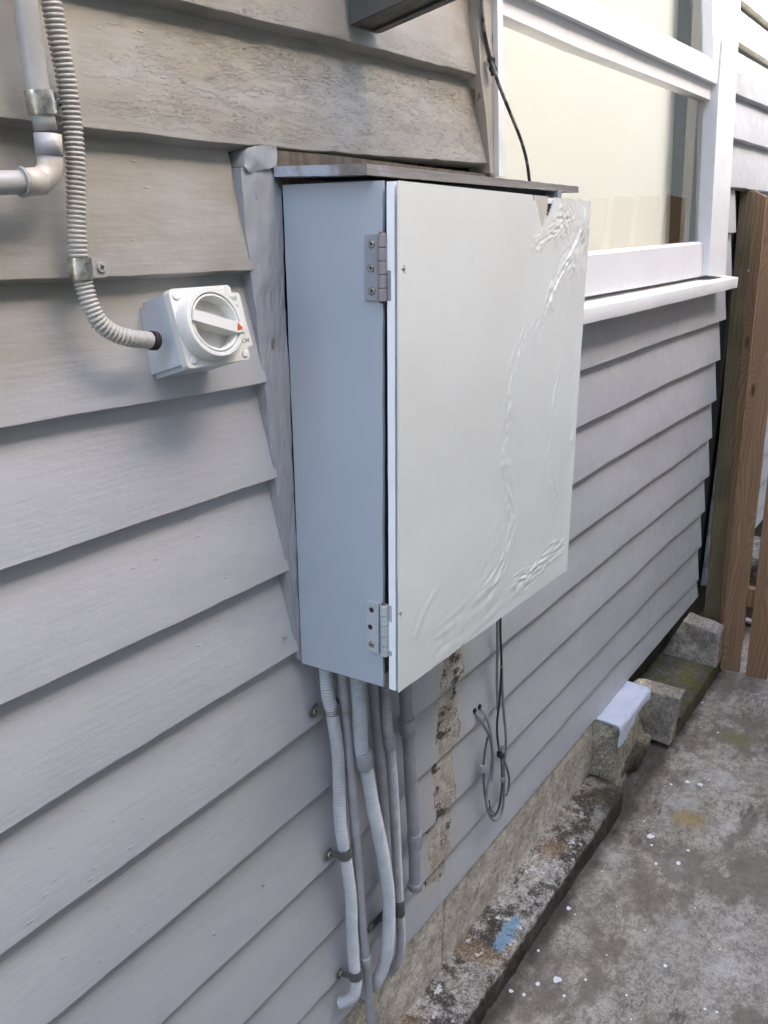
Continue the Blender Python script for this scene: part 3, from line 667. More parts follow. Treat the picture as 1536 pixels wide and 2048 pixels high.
def hinge(px_leaf, knx, zt_px, zb_px, nk, leafmat, kmat, holes_, screws_, label, loose):
    h = bpy.data.objects.new('hinge', None); COL.objects.link(h); h.parent = box; h['label'] = label; bpy.context.view_layer.update()
    X = SX - 0.0046
    P = [WX(x, y, X) for x, y in px_leaf]
    bm = bmnew(); add_poly_prism(bm, P, Vector((0.0046, 0, 0))); bevel(bm, 0.0006, 1)
    obj('leaf', bm, leafmat, h)
    yk = WX(knx, 600, SX - .004).y; zt_ = WX(knx, zt_px, SX - .004).z; zb_ = WX(knx, zb_px, SX - .004).z
    bm = bmnew(); L = zt_ - zb_; gap = 0.0011
    for i in range(nk):
        a = zb_ + L * i / nk + gap / 2; b = zb_ + L * (i + 1) / nk - gap / 2; r = 0.0062 if i % 2 == 0 else 0.0060
        add_tube(bm, [Vector((SX - .004, yk, a)), Vector((SX - .004, yk, a + .0006)), Vector((SX - .004, yk, b - .0006)), Vector((SX - .004, yk, b))], lambda s, r=r, l=b - a: r if .0004 < s < l - .0004 else r * .93, 24)
    obj('knuckle', bm, kmat, h, auto=30)
    bm = bmnew(); add_tube(bm, [Vector((SX - .004, yk, zb_ - .002)), Vector((SX - .004, yk, zt_ + .002))], lambda s: .0042, 14); obj('pin', bm, simple('rusty_pin', (0.16, 0.10, 0.08), 0.6, 0.4), h)
    bm = bmnew(); add_box(bm, (SX - .0005, yk - .011, zb_ + .001), (SX + .0014, yk, zt_ - .001)); obj('leaf', bm, leafmat, h)
    for (x, y) in screws_:
        C = WX(x, y, X); bm = bmnew(); disc(bm, C + Vector((0.0004, 0, 0)), (-1, 0, 0), 0.0046, 0.0014, 20)
        s_ = obj('screw', bm, M_screw, h)
        bm = bmnew()
        for ang in (0.3, 0.3 + math.pi / 2):
            d = Vector((0, math.cos(ang), math.sin(ang))) * 0.0028; n_ = Vector((0, -math.sin(ang), math.cos(ang))) * 0.0006; c0 = C + Vector((-0.00105, 0, 0))
            add_poly_prism(bm, [c0 - d - n_, c0 + d - n_, c0 + d + n_, c0 - d + n_], Vector((-0.0002, 0, 0)))
        add_tube(bm, [C + Vector((-.0001, 0, 0)), C + Vector((-.0006, 0, 0))], lambda s: .0052, 18)
        obj('screw_recess', bm, M_dark, h)
    for (x, y) in holes_:
        C = WX(x, y, X); bm = bmnew(); disc(bm, C + Vector((0.0003, 0, 0)), (-1, 0, 0), 0.0042, 0.0006, 20); obj('screw_hole', bm, simple('rusty_hole', (0.035, 0.018, 0.014), .8), h)
hinge([(729, 470), (760, 468), (760, 602), (729, 600)], 765.0, 467, 603, 5, M_hinge1, M_knuck, [], [(743, 488), (742, 536), (744, 582)], 'upper hinge, blue-grey leaf with three screws', False)
hinge([(733, 1201), (757, 1208), (757, 1307), (733, 1299)], 764.0, 1208, 1310, 5, M_hinge2, M_hinge2, [(743, 1220), (740.5, 1254)], [(743, 1289)], 'lower hinge with two empty rusty screw holes', True)

# ------------------------------------------------------------------ isolator switch
SP = Vector((0.7223, 0.010, -0.0806)); SR = Euler((-0.2862, 0.0011, -0.074)).to_matrix().to_4x4()
sw = thing('isolator_switch', SP, 'cream rotary isolator switch with red arrow on the weatherboards', 'switch')
MT = Matrix.Translation(SP) @ SR
def swobj(name, bm, mat, parent=None, **k):
    bmesh.ops.transform(bm, matrix=MT, verts=bm.verts); return obj(name, bm, mat, parent or sw, **k)
Wd, Hd, D = 0.094, 0.090, 0.071
bm = bmnew(); add_box(bm, (-Wd / 2, -D + .010, -Hd / 2), (Wd / 2, 0.008, Hd / 2))
es = [e for e in bm.edges if abs(e.verts[0].co.x - e.verts[1].co.x) < 1e-5 and abs(e.verts[0].co.z - e.verts[1].co.z) < 1e-5]
bmesh.ops.bevel(bm, geom=es, offset=.006, segments=4, affect='EDGES')
swobj('body', bm, painted('switch_body', (0.46, 0.50, 0.55), 0.38, 0.0002, 60, 0.05, 0.08), auto=35)
bm = bmnew()
out = []
def rr(cx, cz, r, a0, a1, n=5): return [(cx + r * math.cos(math.radians(a0 + (a1 - a0) * k / n)), cz + r * math.sin(math.radians(a0 + (a1 - a0) * k / n))) for k in range(n + 1)]
hw, hh_ = Wd / 2 + .001, Hd / 2 + .001
out += rr(-hw + .006, -hh_ + .006, .006, 180, 270) + rr(hw - .006, -hh_ + .006, .006, 270, 360)
out += [(hw, -0.031)] + rr(hw + .006, -.027, .003, 270, 360, 3) + [(hw + .0075, 0.0)] + rr(hw + .0045, .033, .003, 0, 90, 3) + [(hw - .004, 0.0365)]
out += rr(hw - .009, hh_ - .005, .005, 0, 90, 3) + rr(-hw + .006, hh_ - .006, .006, 90, 180)
add_poly_prism(bm, [Vector((x, -D - .001, z)) for x, z in out], Vector((0, .0108, 0))); bevel(bm, 0.0012, 2, 50)
swobj('cover_plate', bm, M_sw, auto=35)
cx, cz = -0.006, 0.0005
bm = bmnew()
def ringlathe(bm, prof, seg=64):
    rs = []
    for k in range(seg):
        a = 2 * math.pi * k / seg; rs.append([bm.verts.new((cx + r * math.cos(a), y, cz + r * math.sin(a))) for r, y in prof])
    for k in range(seg):
        A, B = rs[k], rs[(k + 1) % seg]
        for i in range(len(prof) - 1): bm.faces.new((A[i], A[i + 1], B[i + 1], B[i])).smooth = True
ringlathe(bm, [(0.0425, -D), (0.0405, -D - .019), (0.0395, -D - .020), (0.0352, -D - .020), (0.0345, -D - .019), (0.0345, -D - .0005)])
swobj('collar', bm, M_sw, auto=40)
bm = bmnew()
ringlathe(bm, [(0.0337, -D), (0.0335, -D - .0185), (0.0328, -D - .0192), (0.0312, -D - .0192), (0.0305, -D - .018), (0.0300, -D + .002), (0.0, -D + .002)])
kn = swobj('knob', bm, painted('knob_plastic', (0.64, 0.64, 0.60), .4, .0002, 60, .05, .35), auto=40)
bm = bmnew(); ang = math.radians(-18.5); R2 = Matrix.Rotation(-ang, 4, 'Y')
add_poly_prism(bm, [Vector((-0.034, -D - .023, -.0065)), Vector((0.030, -D - .023, -.0065)), Vector((0.0385, -D - .022, -.003)), Vector((0.0385, -D - .022, .0045)), Vector((0.030, -D - .023, .0065)), Vector((-0.034, -D - .023, .0065))], Vector((0, .0245, 0)))
bevel(bm, .001, 2, 40)
bmesh.ops.transform(bm, matrix=Matrix.Translation((cx, 0, cz)) @ R2, verts=bm.verts); swobj('grip', bm, M_sw, kn, auto=35)
bm = bmnew(); add_poly_prism(bm, [Vector((0.0285, -D - .0233, -.0045)), Vector((0.0365, -D - .0233, 0.0005)), Vector((0.0285, -D - .0233, .0055))], Vector((0, .0002, 0)))
bmesh.ops.transform(bm, matrix=Matrix.Translation((cx, 0, cz)) @ R2, verts=bm.verts); swobj('arrow_mark', bm, M_red, kn)
for (u, v) in ((-.0395, .0375), (-.0375, -.0375), (.030, .0395), (.0405, -.0385)):
    bm = bmnew(); c0 = Vector((u, -D - .0008, v)); add_tube(bm, [c0, c0 + Vector((0, -.0014, 0)), c0 + Vector((0, -.0020, 0))], lambda s: .0046 if s < .0016 else .0036, 20); swobj('screw_cap', bm, M_sw)
def letters(txt, u, v, size, name='lettering'):
    cu = bpy.data.curves.new('t', 'FONT'); cu.body = txt; cu.size = size; cu.extrude = 0.0004; cu.align_x = 'CENTER'; cu.align_y = 'CENTER'
    o = bpy.data.objects.new('t', cu); COL.objects.link(o); bpy.context.view_layer.update()
    me = bpy.data.meshes.new_from_object(o.evaluated_get(bpy.context.evaluated_depsgraph_get())); bpy.data.objects.remove(o)
    me.transform(MT @ Matrix.Translation((u, -D - .0014, v)) @ Matrix.Rotation(math.pi / 2, 4, 'X')); link(name, me, M_ink, sw)
letters('OFF', 0.0435, 0.029, 0.0075); letters('O', 0.0455, 0.019, 0.0075); letters('I', 0.0475, -0.0125, 0.0075); letters('ON', 0.0475, -0.0225, 0.0075)

# ------------------------------------------------------------------ upper conduits
def P_(pts, y): return [W(a, b, (y[i] if isinstance(y, (list, tuple)) else y)) for i, (a, b) in enumerate(pts)]
def conduit(name, label, cat, group=None, loc=None): return thing(name, loc, label, cat, group)
pts = [(78, -120), (101.6, 0), (116, 78), (131.5, 156), (143, 234), (150.5, 312), (152, 390), (153.7, 469), (158, 520), (161, 545)]
ys = [-.020] * 10
pp = P_(pts, ys); ue = (SR @ Vector((-Wd / 2, -.042, -.006))) + SP
pp += [W(168, 570, -.021), W(179, 606, -.024), W(197, 642, -.028), W(224, 664, -.032), W(258, 676, -.036)] + [ue.to_3d() if len(ue) > 3 else ue]
pp[-1] = W(303, 681, -.034)
bm = bmnew(); r = rad(pp[1], 42)
corr(bm, pp, r, r * .97, r * 0.47)
o = obj('corrugated_conduit', bm, M_cor1); tag(o, 'pale grey ribbed conduit curving down from above into the isolator switch', 'conduit')
bm = bmnew(); e = W(303, 681, -.034); d_ = (e - W(258, 676, -.036)).normalized()
add_tube(bm, [e - d_ * .002, e + d_ * .006], lambda s: r * 1.08, 28); o2 = swobj('gland', bmnew(), M_dark) if False else obj('gland', bm, M_dark, sw)
# rigid pipe with elbow
pipe = thing('grey_pipe', W(95, 310, -.025), 'smooth grey pipe turning left through a half painted elbow', 'pipe')
yq = -.026
a_ = [W(32, -120, yq), W(50, 0, yq), W(76, 181, yq), W(92, 262, yq)]
rp = rad(W(50, 0, yq), 48)
bm = bmnew(); tube(bm, a_, rp, .01, 28); obj('pipe_length', bm, M_pvc, pipe)
bm = bmnew(); tube(bm, [W(-160, 366.5, yq), W(0, 365.5, yq), W(46, 364, yq)], rp * .99, .01, 28); obj('pipe_length', bm, M_pvc, pipe)
bm = bmnew()
tube(bm, [W(95, 268, yq), W(99, 312, yq)], rp * 1.17, .01, 28)
tube(bm, [W(99, 309, yq), W(100, 326, yq), W(97, 345, yq), W(84, 359, yq), W(66, 363.5, yq)], rp * 1.10, .003, 28)
tube(bm, [W(85, 362, yq), W(42, 364.5, yq)], rp * 1.15, .01, 28)
me_ = M('elbow_plastic', .4); zz = me_.xyz(); nn = me_.noise(40, detail=3)
split = me_.ramp(me_.add(me_.add(zz[0], me_.mul(zz[2], 0.55)), me_.mul(me_.add(nn, -.5), .012)), 0.620, 0.6205)
split2 = me_.ramp(zz[2], W(99, 318, yq).z, W(99, 317, yq).z)
me_.color(me_.mix(me_.mul(split2, me_.math('SUBTRACT', 1.0, split)), (0.44, 0.40, 0.345), (0.31, 0.312, 0.335))); M_elb = me_.m
obj('elbow', bm, M_elb, pipe)
bm = bmnew(); add_tube(bm, [W(46, 364, yq), W(40, 364.2, yq)], lambda s: rp * 1.26, 28); obj('elbow_rim', bm, M_pvc, pipe)

def saddle(name, cpx, y, axis, r, width, label, mat, tab=None, tabmat=None, group='clamps holding conduits to the wall', tabn=1, hs=0.006):
    """half band around a pipe whose axis is `axis`, with a screwed tab to one side"""
    C = W(*cpx, y); ax = axis.normalized(); t = thing(name, C, label, 'clamp', group)
    n = Vector((0, -1, 0)); n = (n - ax * n.dot(ax)).normalized(); sdv = ax.cross(n)
    bm = bmnew(); R0, R1 = r * 1.03, r * 1.03 + .0016; seg = 22; ring = []
    for k in range(seg + 1):
        a = math.radians(-20 + 220 * k / seg); dv = sdv * math.cos(a) + n * math.sin(a)
        ring.append([bm.verts.new(C + dv * R + ax * s * width / 2) for R, s in ((R0, -1), (R1, -1), (R1 * 1.0 + .0006, 0), (R1, 1), (R0, 1))])
    for A, B in zip(ring, ring[1:]):
        for i in range(5): f = bm.faces.new((A[i], A[(i + 1) % 5], B[(i + 1) % 5], B[i])); f.smooth = True
    bm.faces.new(ring[0]); bm.faces.new(ring[-1][::-1]); obj('band', bm, mat, t, auto=50)
    if tab:
        T = W(*tab, hs and -hs); sd2 = (T - C); sd2 -= ax * sd2.dot(ax); sd2 -= n * sd2.dot(n); sd2.normalize()
        bm = bmnew(); start = C + sd2 * r * 1.0; start.y = -hs; L = (T - start).dot(sd2) + width * .5
        out = [start - ax * width / 2, start + ax * width / 2] + [start + sd2 * (L - width * .35) + sd2 * width * .5 * math.sin(a) + ax * width * .5 * math.cos(a) for a in [math.pi * k / 8 for k in range(9)]]
        add_poly_prism(bm, [v + Vector((0, -.001, 0)) for v in out], Vector((0, .002, 0))); bevel(bm, .0004, 1)
        hp = C + sd2 * r * .93 + n * r * .45; lo_ = start + sd2 * (L * .30); lo_.y = -hs - .0012; w2_ = width * .42
        q_ = [hp - ax * w2_, hp + ax * w2_, lo_ + ax * w2_, lo_ - ax * w2_]; mid = (hp + lo_) * .5 + sd2 * -.002
        add_poly_prism(bm, [hp - ax * w2_, hp + ax * w2_, mid + ax * w2_, mid - ax * w2_], Vector((0, .0016, 0))); add_poly_prism(bm, [mid - ax * w2_, mid + ax * w2_, lo_ + ax * w2_, lo_ - ax * w2_], Vector((0, .0016, 0)))
        obj('tab', bm, tabmat or mat, t)
        Sc = start + sd2 * (L - width * .45); bm = bmnew(); disc(bm, Sc + Vector((0, -.001, 0)), (0, -1, 0), .0055, .0022, 18); scr = obj('screw', bm, tabmat or M_screw, t)
        bm = bmnew()
        for an in (.5, .5 + math.pi / 2):
            d = (sd2 * math.cos(an) + ax * math.sin(an)) * .003; n_ = (sd2 * -math.sin(an) + ax * math.cos(an)) * .0007; c0 = Sc + Vector((0, -.0032, 0)); add_poly_prism(bm, [c0 - d - n_, c0 + d - n_, c0 + d + n_, c0 - d + n_], Vector((0, -.0002, 0)))
        obj('screw_slot', bm, M_dark, t)
    return t
saddle('pipe_clamp', (81, 205), yq, a_[2] - a_[3], rp * 1.04, rad(W(81, 205, yq), 44) * 2, 'shiny metal clamp around the smooth grey pipe above its elbow', M_galv, (118, 222), M_galv, hs=.002)
saddle('pipe_clamp', (160, 537), -.020, W(157, 512, -.02) - W(162, 560, -.02), r * 1.03, rad(W(160, 537), 40) * 2, 'shiny clamp on the ribbed conduit above the isolator switch, grey screwed tab', M_galv, (199, 534), painted('tab_paint', (0.33, 0.33, 0.33), .45), hs=.004)

# ------------------------------------------------------------------ conduits below the cabinet
def rawtube(name, pts, y, wpx, mat, label, cat, corrug=False, pitch=0.24, w2=None):
    Y = y if isinstance(y, (list, tuple)) else [y] * len(pts)
    P = [W(a, b, yy) for (a, b), yy in zip(pts, Y)]; r0 = rad(P[1], wpx); r1 = rad(P[-2], w2 or wpx) if w2 else r0
    t = thing(name, P[0], label, cat); bm = bmnew()
    if corrug: corr(bm, P, r0, r1, r0 * 2 * pitch, 26, 0.42, 0.38); obj('ribbed_tube', bm, mat, t)
    else: tube(bm, P, r0, .006, 24); obj('tube', bm, mat, t)
    return t, P, r0
def sleeve(t, a, b, y, r, mat, name='coupling', k=1.0):
    bm = bmnew(); A, B = W(*a, y), W(*b, y); d = (B - A)
    add_tube(bm, [A, A + d * .06, A + d * .94, B], lambda s: r * (1 if d.length * .03 < s < d.length * .97 else .93), 26); return obj(name, bm, mat, t)
T1, P1, r1_ = rawtube('corrugated_conduit', [(650, 1290), (652, 1345), (656, 1390), (665, 1429), (676, 1510), (678, 1576), (680, 1641), (687, 1690), (695, 1742), (702, 1795), (704, 1860), (708, 1925), (712, 1958), (708, 1988), (695, 2001), (679, 2006)],
    [-.03, -.03, -.03, -.026] + [-.024] * 8 + [-.03, -.03, -.018, -.002], 28.1, M_cor2, 'pale ribbed conduit, leftmost below the cabinet, curling into the wall', 'conduit', True, .235)
T2, P2, r2_ = rawtube('grey_pipe', [(680, 1300), (682.6, 1357), (686, 1400), (691.6, 1445), (700.5, 1543), (708.7, 1641), (717, 1739), (725, 1860), (733, 1930), (738, 1990), (742, 2048), (750, 2150)],
    [-.034] * 3 + [-.030] * 9, 20.9, M_pvc2, 'slim smooth grey pipe just right of the leftmost ribbed conduit', 'pipe')
sleeve(T2, (684.5, 1380), (688.5, 1418), -.033, r2_ * 1.28, M_pvc2); sleeve(T2, (730, 1912), (734, 1940), -.030, r2_ * 1.22, M_pvc2); sleeve(T2, (681, 1330), (684.6, 1383), -.034, r2_ * 1.16, M_pvc2, 'socket')
T3, P3, r3_ = rawtube('corrugated_conduit', [(713, 1300), (716, 1367), (720, 1429), (722.5, 1494), (727, 1518), (733, 1543), (744.5, 1608), (758.6, 1673), (770, 1735), (776, 1780), (778, 1828), (775.5, 1885), (769, 1925), (757, 1956), (744, 1974), (728, 1988)],
    [-.055, -.055, -.050, -.044] + [-.040] * 8 + [-.036, -.03, -.012, .006], 31.4, M_cor2, 'thickest ribbed conduit in the middle, sweeping left behind the slim pipe at its foot', 'conduit', True, .215)
sleeve(T3, (725, 1500), (729.5, 1533), -.043, r3_ * 1.22, M_pvc2)
T4, P4, r4_ = rawtube('grey_pipe', [(744, 1310), (746.6, 1377), (752, 1445), (756, 1478), (761.6, 1543), (768, 1608), (770, 1706), (776, 1800), (779, 1880)],
    [-.030] * 3 + [-.024] * 6, 22, M_pvc2, 'smooth grey pipe running behind the thickest ribbed conduit', 'pipe')
T5, P5, r5_ = rawtube('corrugated_conduit', [(767, 1320), (769.7, 1377), (774, 1445), (778.7, 1481), (784.5, 1543), (788.6, 1608), (792, 1673), (795, 1738), (798, 1800), (802, 1860), (800, 1905), (792, 1930), (780, 1945)],
    [-.045] * 3 + [-.036] * 3 + [-.030] * 4 + [-.024, -.012, .004], 22.6, M_cor3, 'narrow dull ribbed conduit under the cabinet door corner', 'conduit', True, .25)
sleeve(T5, (777, 1468), (780, 1495), -.038, r5_ * 1.15, M_pvc2); sleeve(T5, (798, 1800), (799.5, 1829), -.030, r5_ * 1.12, simple('tape', (0.10, 0.10, 0.095), .5), 'tape_band')
T6, P6, r6_ = rawtube('grey_pipe', [(808, 1330), (811, 1390), (815, 1450), (819, 1510), (822, 1576), (827, 1657), (829, 1706), (830, 1772)], -.020, 27.0, M_pvc2, 'short capped grey pipe, rightmost of the pipes below the cabinet', 'pipe')
sleeve(T6, (813, 1436), (816, 1466), -.020, r6_ * 1.30, M_pvc2); sleeve(T6, (828.5, 1664), (829.5, 1692), -.020, r6_ * 1.22, M_pvc2, 'saddle_clip'); sleeve(T6, (829.8, 1763), (830.3, 1777), -.020, r6_ * 1.14, M_pvc2, 'end_cap')
bm = bmnew(); C = W(832, 1680, -.020); disc(bm, W(820, 1680, -.020) + Vector((0, -r6_ * 1.1, 0)), (-.3, -1, 0), .0022, .002, 12); obj('screw', bm, M_screw, T6)
bm = bmnew(); Cc = W(815, 1776, -.004); add_poly_prism(bm, [Cc + Vector((-.03, 0, -.006)), Cc + Vector((.02, 0, -.006)), Cc + Vector((.02, 0, .006)), Cc + Vector((-.024, 0, .007)), Cc + Vector((-.032, 0, .002))], Vector((0, .004, 0))); obj('mounting_tab', bm, M_pvc2, T6)
M_br = simple('dull_bracket_steel', (0.17, 0.175, 0.16), 0.36, 0.6, bumpd=.0006)
saddle('conduit_clamp', (664, 1414), -.025, P1[2] - P1[4], r1_ * 1.04, .022, 'dull metal clamp on the leftmost ribbed conduit, nearest the cabinet', M_br, (630, 1422), hs=.004)
saddle('conduit_clamp', (688, 1703), -.024, P1[6] - P1[8], r1_ * 1.04, .022, 'dull metal clamp halfway down the leftmost ribbed conduit', M_br, (660, 1716), hs=.004)
saddle('conduit_clamp', (710.5, 1946), -.028, P1[10] - P1[12], r1_ * 1.04, .020, 'dull metal clamp at the foot of the leftmost ribbed conduit', M_br, (682, 1960), hs=.004)
saddle('conduit_clamp', (777, 1826), -.012, P3[9] - P3[11], r3_ * 0.8, .022, 'dark clamp behind the thickest ribbed conduit, near the wall foot', M_br, (742, 1838), hs=.004)

# ------------------------------------------------------------------ cables
def cable(name, strands, label, mats):
    t = thing(name, W(*strands[0][0][0], -.02), label, 'cable')
    for (pts, y, wpx, mi) in strands:
        Y = y if isinstance(y, (list, tuple)) else [y] * len(pts)
        P = [W(a, b, yy) for (a, b), yy in zip(pts, Y)]; bm = bmnew(); tube(bm, P, rad(P[len(P) // 2], wpx), .003, 12); obj('strand', bm, mats[mi], t)
    return t
m = M('worn_black_cable', .4); k = m.ramp(m.noise(40, detail=3), .52, .58); m.color(m.mix(m.mul(k, .8), (0.018, 0.02, 0.021), (0.16, 0.16, 0.155))); M_worn = m.m
t = cable('black_cable', [([(960, -80), (963, 0), (966, 40), (973, 85), (984, 128), (1000, 175), (1022, 230), (1040, 275), (1053, 320), (1059, 362)], [-.012, -.012, -.012, -.014, -.02, -.03, -.04, -.045, -.05, -.05], 7.0, 0),
    ([(954, -60), (957, 0), (962, 50), (972, 95), (981, 130)], -.008, 3.4, 1)], 'black cable drooping past the window to the cabinet lid', [M_worn, M_cable])
bm = bmnew(); c0 = W(983, 131, -.016); tube(bm, [c0 + Vector((-.004, 0, .014)), c0 + Vector((.001, -.002, 0)), c0 + Vector((.007, -.001, -.014))], lambda s: .0065 + .0015 * math.sin(s * 400), .003, 10); obj('tape_joint', bm, M_black, t)
t = cable('cable_bundle', [
    ([(1001, 1225), (1001, 1270), (1003, 1330), (999, 1400), (994, 1450), (996, 1485), (1000, 1508)], -.016, 4.6, 1),
    ([(995, 1225), (995, 1300), (994, 1360), (996, 1420)], -.012, 6.0, 0),
    ([(948, 1424), (966, 1448), (980, 1478), (984.5, 1512), (981, 1548), (974, 1580), (972, 1605), (978, 1628), (989, 1641), (1001, 1632), (1007, 1603), (1008, 1560), (1009, 1525), (1012, 1480), (1008, 1430), (1005, 1385), (1003, 1330)], [.006, -.010] + [-.016] * 15, 5.2, 0),
    ([(959, 1415), (972, 1433), (980, 1460), (985, 1500), (986, 1530), (983, 1560)], [.006, -.014, -.022, -.022, -.022, -.02], 5.0, 0),
    ([(975, 1474), (969, 1510), (967, 1545), (969, 1585), (974, 1612), (984, 1631), (994, 1625), (1001, 1600), (1004, 1560), (1003, 1525), (1000, 1508)], -.012, 4.6, 2),
    ([(1000, 1508), (1011, 1528), (1018, 1555), (1017, 1578), (1012, 1592)], -.018, 4.4, 2),
    ([(978, 1600), (982, 1620), (992, 1626), (1000, 1608), (1002, 1580)], -.02, 2.4, 1)],
    'tangled loop of grey and black cables hanging on the boards below the cabinet', [M_cable, M_black, simple('dark_grey_cable', (0.115, 0.115, 0.125), .45)])
for (px, py, s) in ((1001, 1508, 1.4), (1006, 1560, 1.0)):
    bm = bmnew(); c0 = W(px, py, -.017); add_tube(bm, [c0 + Vector((0, 0, -.006)), c0 + Vector((0, -.001, 0)), c0 + Vector((0, 0, .006))], lambda q: .007 * s, 10); obj('cable_tie', bm, M_black if s > 1 else M_cable, t)
bm = bmnew(); add_poly_prism(bm, [W(964, 1534, -.020), W(979, 1531, -.020), W(980, 1543, -.020), W(965, 1547, -.020)], Vector((0, .012, 0))); bevel(bm, .002, 2); obj('cable_clip', bm, M_trim, t)
bm = bmnew(); add_poly_prism(bm, [W(1003, 1494, -.026), W(1010, 1492, -.026), W(1011, 1506, -.026), W(1006, 1508, -.026)], Vector((0, .008, 0))); obj('cable_clip', bm, M_screw, t)
bm = bmnew()
for (px, py) in ((948, 1421), (958, 1413)): disc(bm, W(px, py, .006), (0, -1, 0), .006, .0045, 14)
obj('cable_hole', bm, M_dark, house)

# ------------------------------------------------------------------ dark cabinet at the top of the picture
CX = 1.075; CW = 0.073
top = thing('metal_box', (CX, 0, .32), 'narrow dark grey metal box jutting out from the wall above the cabinet', 'metal box')
dz = 0.20; L_ = 0.34; z_ = 0.318; z1 = 0.62; th = .003     # the box tips up a little towards its outer end
def prism_y(x0, x1, za, zb, y0=-.004, y1=-L_):
    bm = bmnew(); add_poly_prism(bm, [Vector((x0, y0, za - y0 * dz)), Vector((x0, y1, za - y1 * dz)), Vector((x0, y1, zb - y1 * dz)), Vector((x0, y0, zb - y0 * dz))], Vector((x1 - x0, 0, 0))); return bm
obj('side_panel', prism_y(CX, CX + th, z_, z1), M_cab, top); obj('side_panel', prism_y(CX + CW - th, CX + CW, z_, z1), M_cab, top)
obj('base_plate', prism_y(CX + th + .0005, CX + CW - th - .0005, z_ + .003, z_ + .006), M_cab, top)
obj('return_lip', prism_y(CX + th + .0005, CX + .018, z_ - .0005, z_ + .002), M_cab, top); obj('return_lip', prism_y(CX + CW - .018, CX + CW - th - .0005, z_ - .0005, z_ + .002), M_cab, top)
obj('seam', prism_y(CX - .0012, CX - .0002, z_ + .010, z1, -.030, -.0325), M_cab, top)
obj('end_panel', prism_y(CX + .0035, CX + CW - .0035, z_, z1, -.0005, -.0035), M_cab, top)
bm = bmnew(); disc(bm, Vector((CX + .010, -.045, z_ + .0082)), (0, 0, -1), .0014, .0006, 10); obj('rivet', bm, M_screw, top)

# ------------------------------------------------------------------ footing ledge, rubble and blocks
def rough_block(name, corners8, mat, parent=None, cuts=14, amp=.006, bev=.012, seed=0, f=14, mats=None):
    bm = bmnew(); v = [bm.verts.new(c) for c in corners8]
    for q_ in ((0, 1, 2, 3), (7, 6, 5, 4), (0, 4, 5, 1), (1, 5, 6, 2), (2, 6, 7, 3), (3, 7, 4, 0)): bm.faces.new([v[i] for i in q_])
    bmesh.ops.recalc_face_normals(bm, faces=bm.faces); bevel(bm, bev, 3, 20)
    bmesh.ops.triangulate(bm, faces=[f_ for f_ in bm.faces if len(f_.verts) > 4])
    target = max((Vector(corners8[0]) - Vector(corners8[6])).length / cuts, .006)
    for _ in range(5):
        es = [e for e in bm.edges if e.calc_length() > target * 1.6]
        if not es: break
        bmesh.ops.subdivide_edges(bm, edges=es, cuts=1, use_grid_fill=True)
        bmesh.ops.triangulate(bm, faces=[f_ for f_ in bm.faces if len(f_.verts) > 4])
    bmesh.ops.triangulate(bm, faces=bm.faces)
    bm.normal_update()
    for vv in bm.verts:
        c = vv.co; n1 = fbm(c.x * f, c.y * f, c.z * f + seed, 4); n2 = fbm(c.x * f * 4, c.y * f * 4, c.z * f * 4 + seed, 3)
        vv.co = c + vv.normal * (amp * n1 + amp * .45 * n2)
    if mats:
        for f_ in bm.faces: f_.material_index = mats(f_)
    return obj(name, bm, mat, parent, smooth=True)
def hexa(x0, x1, y0, y1, z0, z1, yt0=0, tx=0): # tx shifts the top along x
    return [Vector((x0, y0, z0)), Vector((x1, y0, z0)), Vector((x1, y1, z0)), Vector((x0, y1, z0)), Vector((x0 + tx, y0 + yt0, z1)), Vector((x1 + tx, y0 + yt0, z1)), Vector((x1 + tx, y1, z1)), Vector((x0 + tx, y1, z1))]
kl = concrete('footing_concrete', (0.46, 0.42, 0.37), (0.25, 0.22, 0.18), pits=.95, bumpd=.005, dark=.92, white=.85, rust=.5)
P = WZ(1015, 1865, -1.69); base = kl.b.inputs['Base Color'].links[0].from_socket
v = kl.N.new('ShaderNodeVectorMath'); v.operation = 'DISTANCE'; kl.l(kl.map((0.42, 1.25, 1), (0, 0, 0)), v.inputs[0]); v.inputs[1].default_value = (P.x * .42, P.y * 1.25, P.z)
dd = kl.add(v.outputs['Value'], kl.mul(kl.add(kl.noise(32, detail=5, rough=.65), -.5), .075)); kl.color(kl.mix(kl.mul(kl.ramp(dd, .021, .027, .85, 0), kl.ramp(kl.noise(110, detail=4), .62, .52, .15, 1)), base, (0.17, 0.29, 0.40)))
b2 = kl.b.inputs['Base Color'].links[0].from_socket; XX = kl.xyz()[0]; kl.color(kl.mix(kl.mul(kl.ramp(XX, 1.95, 2.25), kl.ramp(kl.noise(14, detail=5), .35, .6, .2, .85)), b2, (0.035, 0.032, 0.02)))
b3 = kl.b.inputs['Base Color'].links[0].from_socket; ZZ = kl.add(kl.xyz()[2], kl.mul(kl.add(kl.noise(30, detail=4), -.5), .02)); kl.color(kl.mix(kl.ramp(ZZ, -1.712, -1.700, .85, 0), b3, (0.035, 0.031, 0.022)))  # moss plus shade on the ledge's front face, painted into the colour
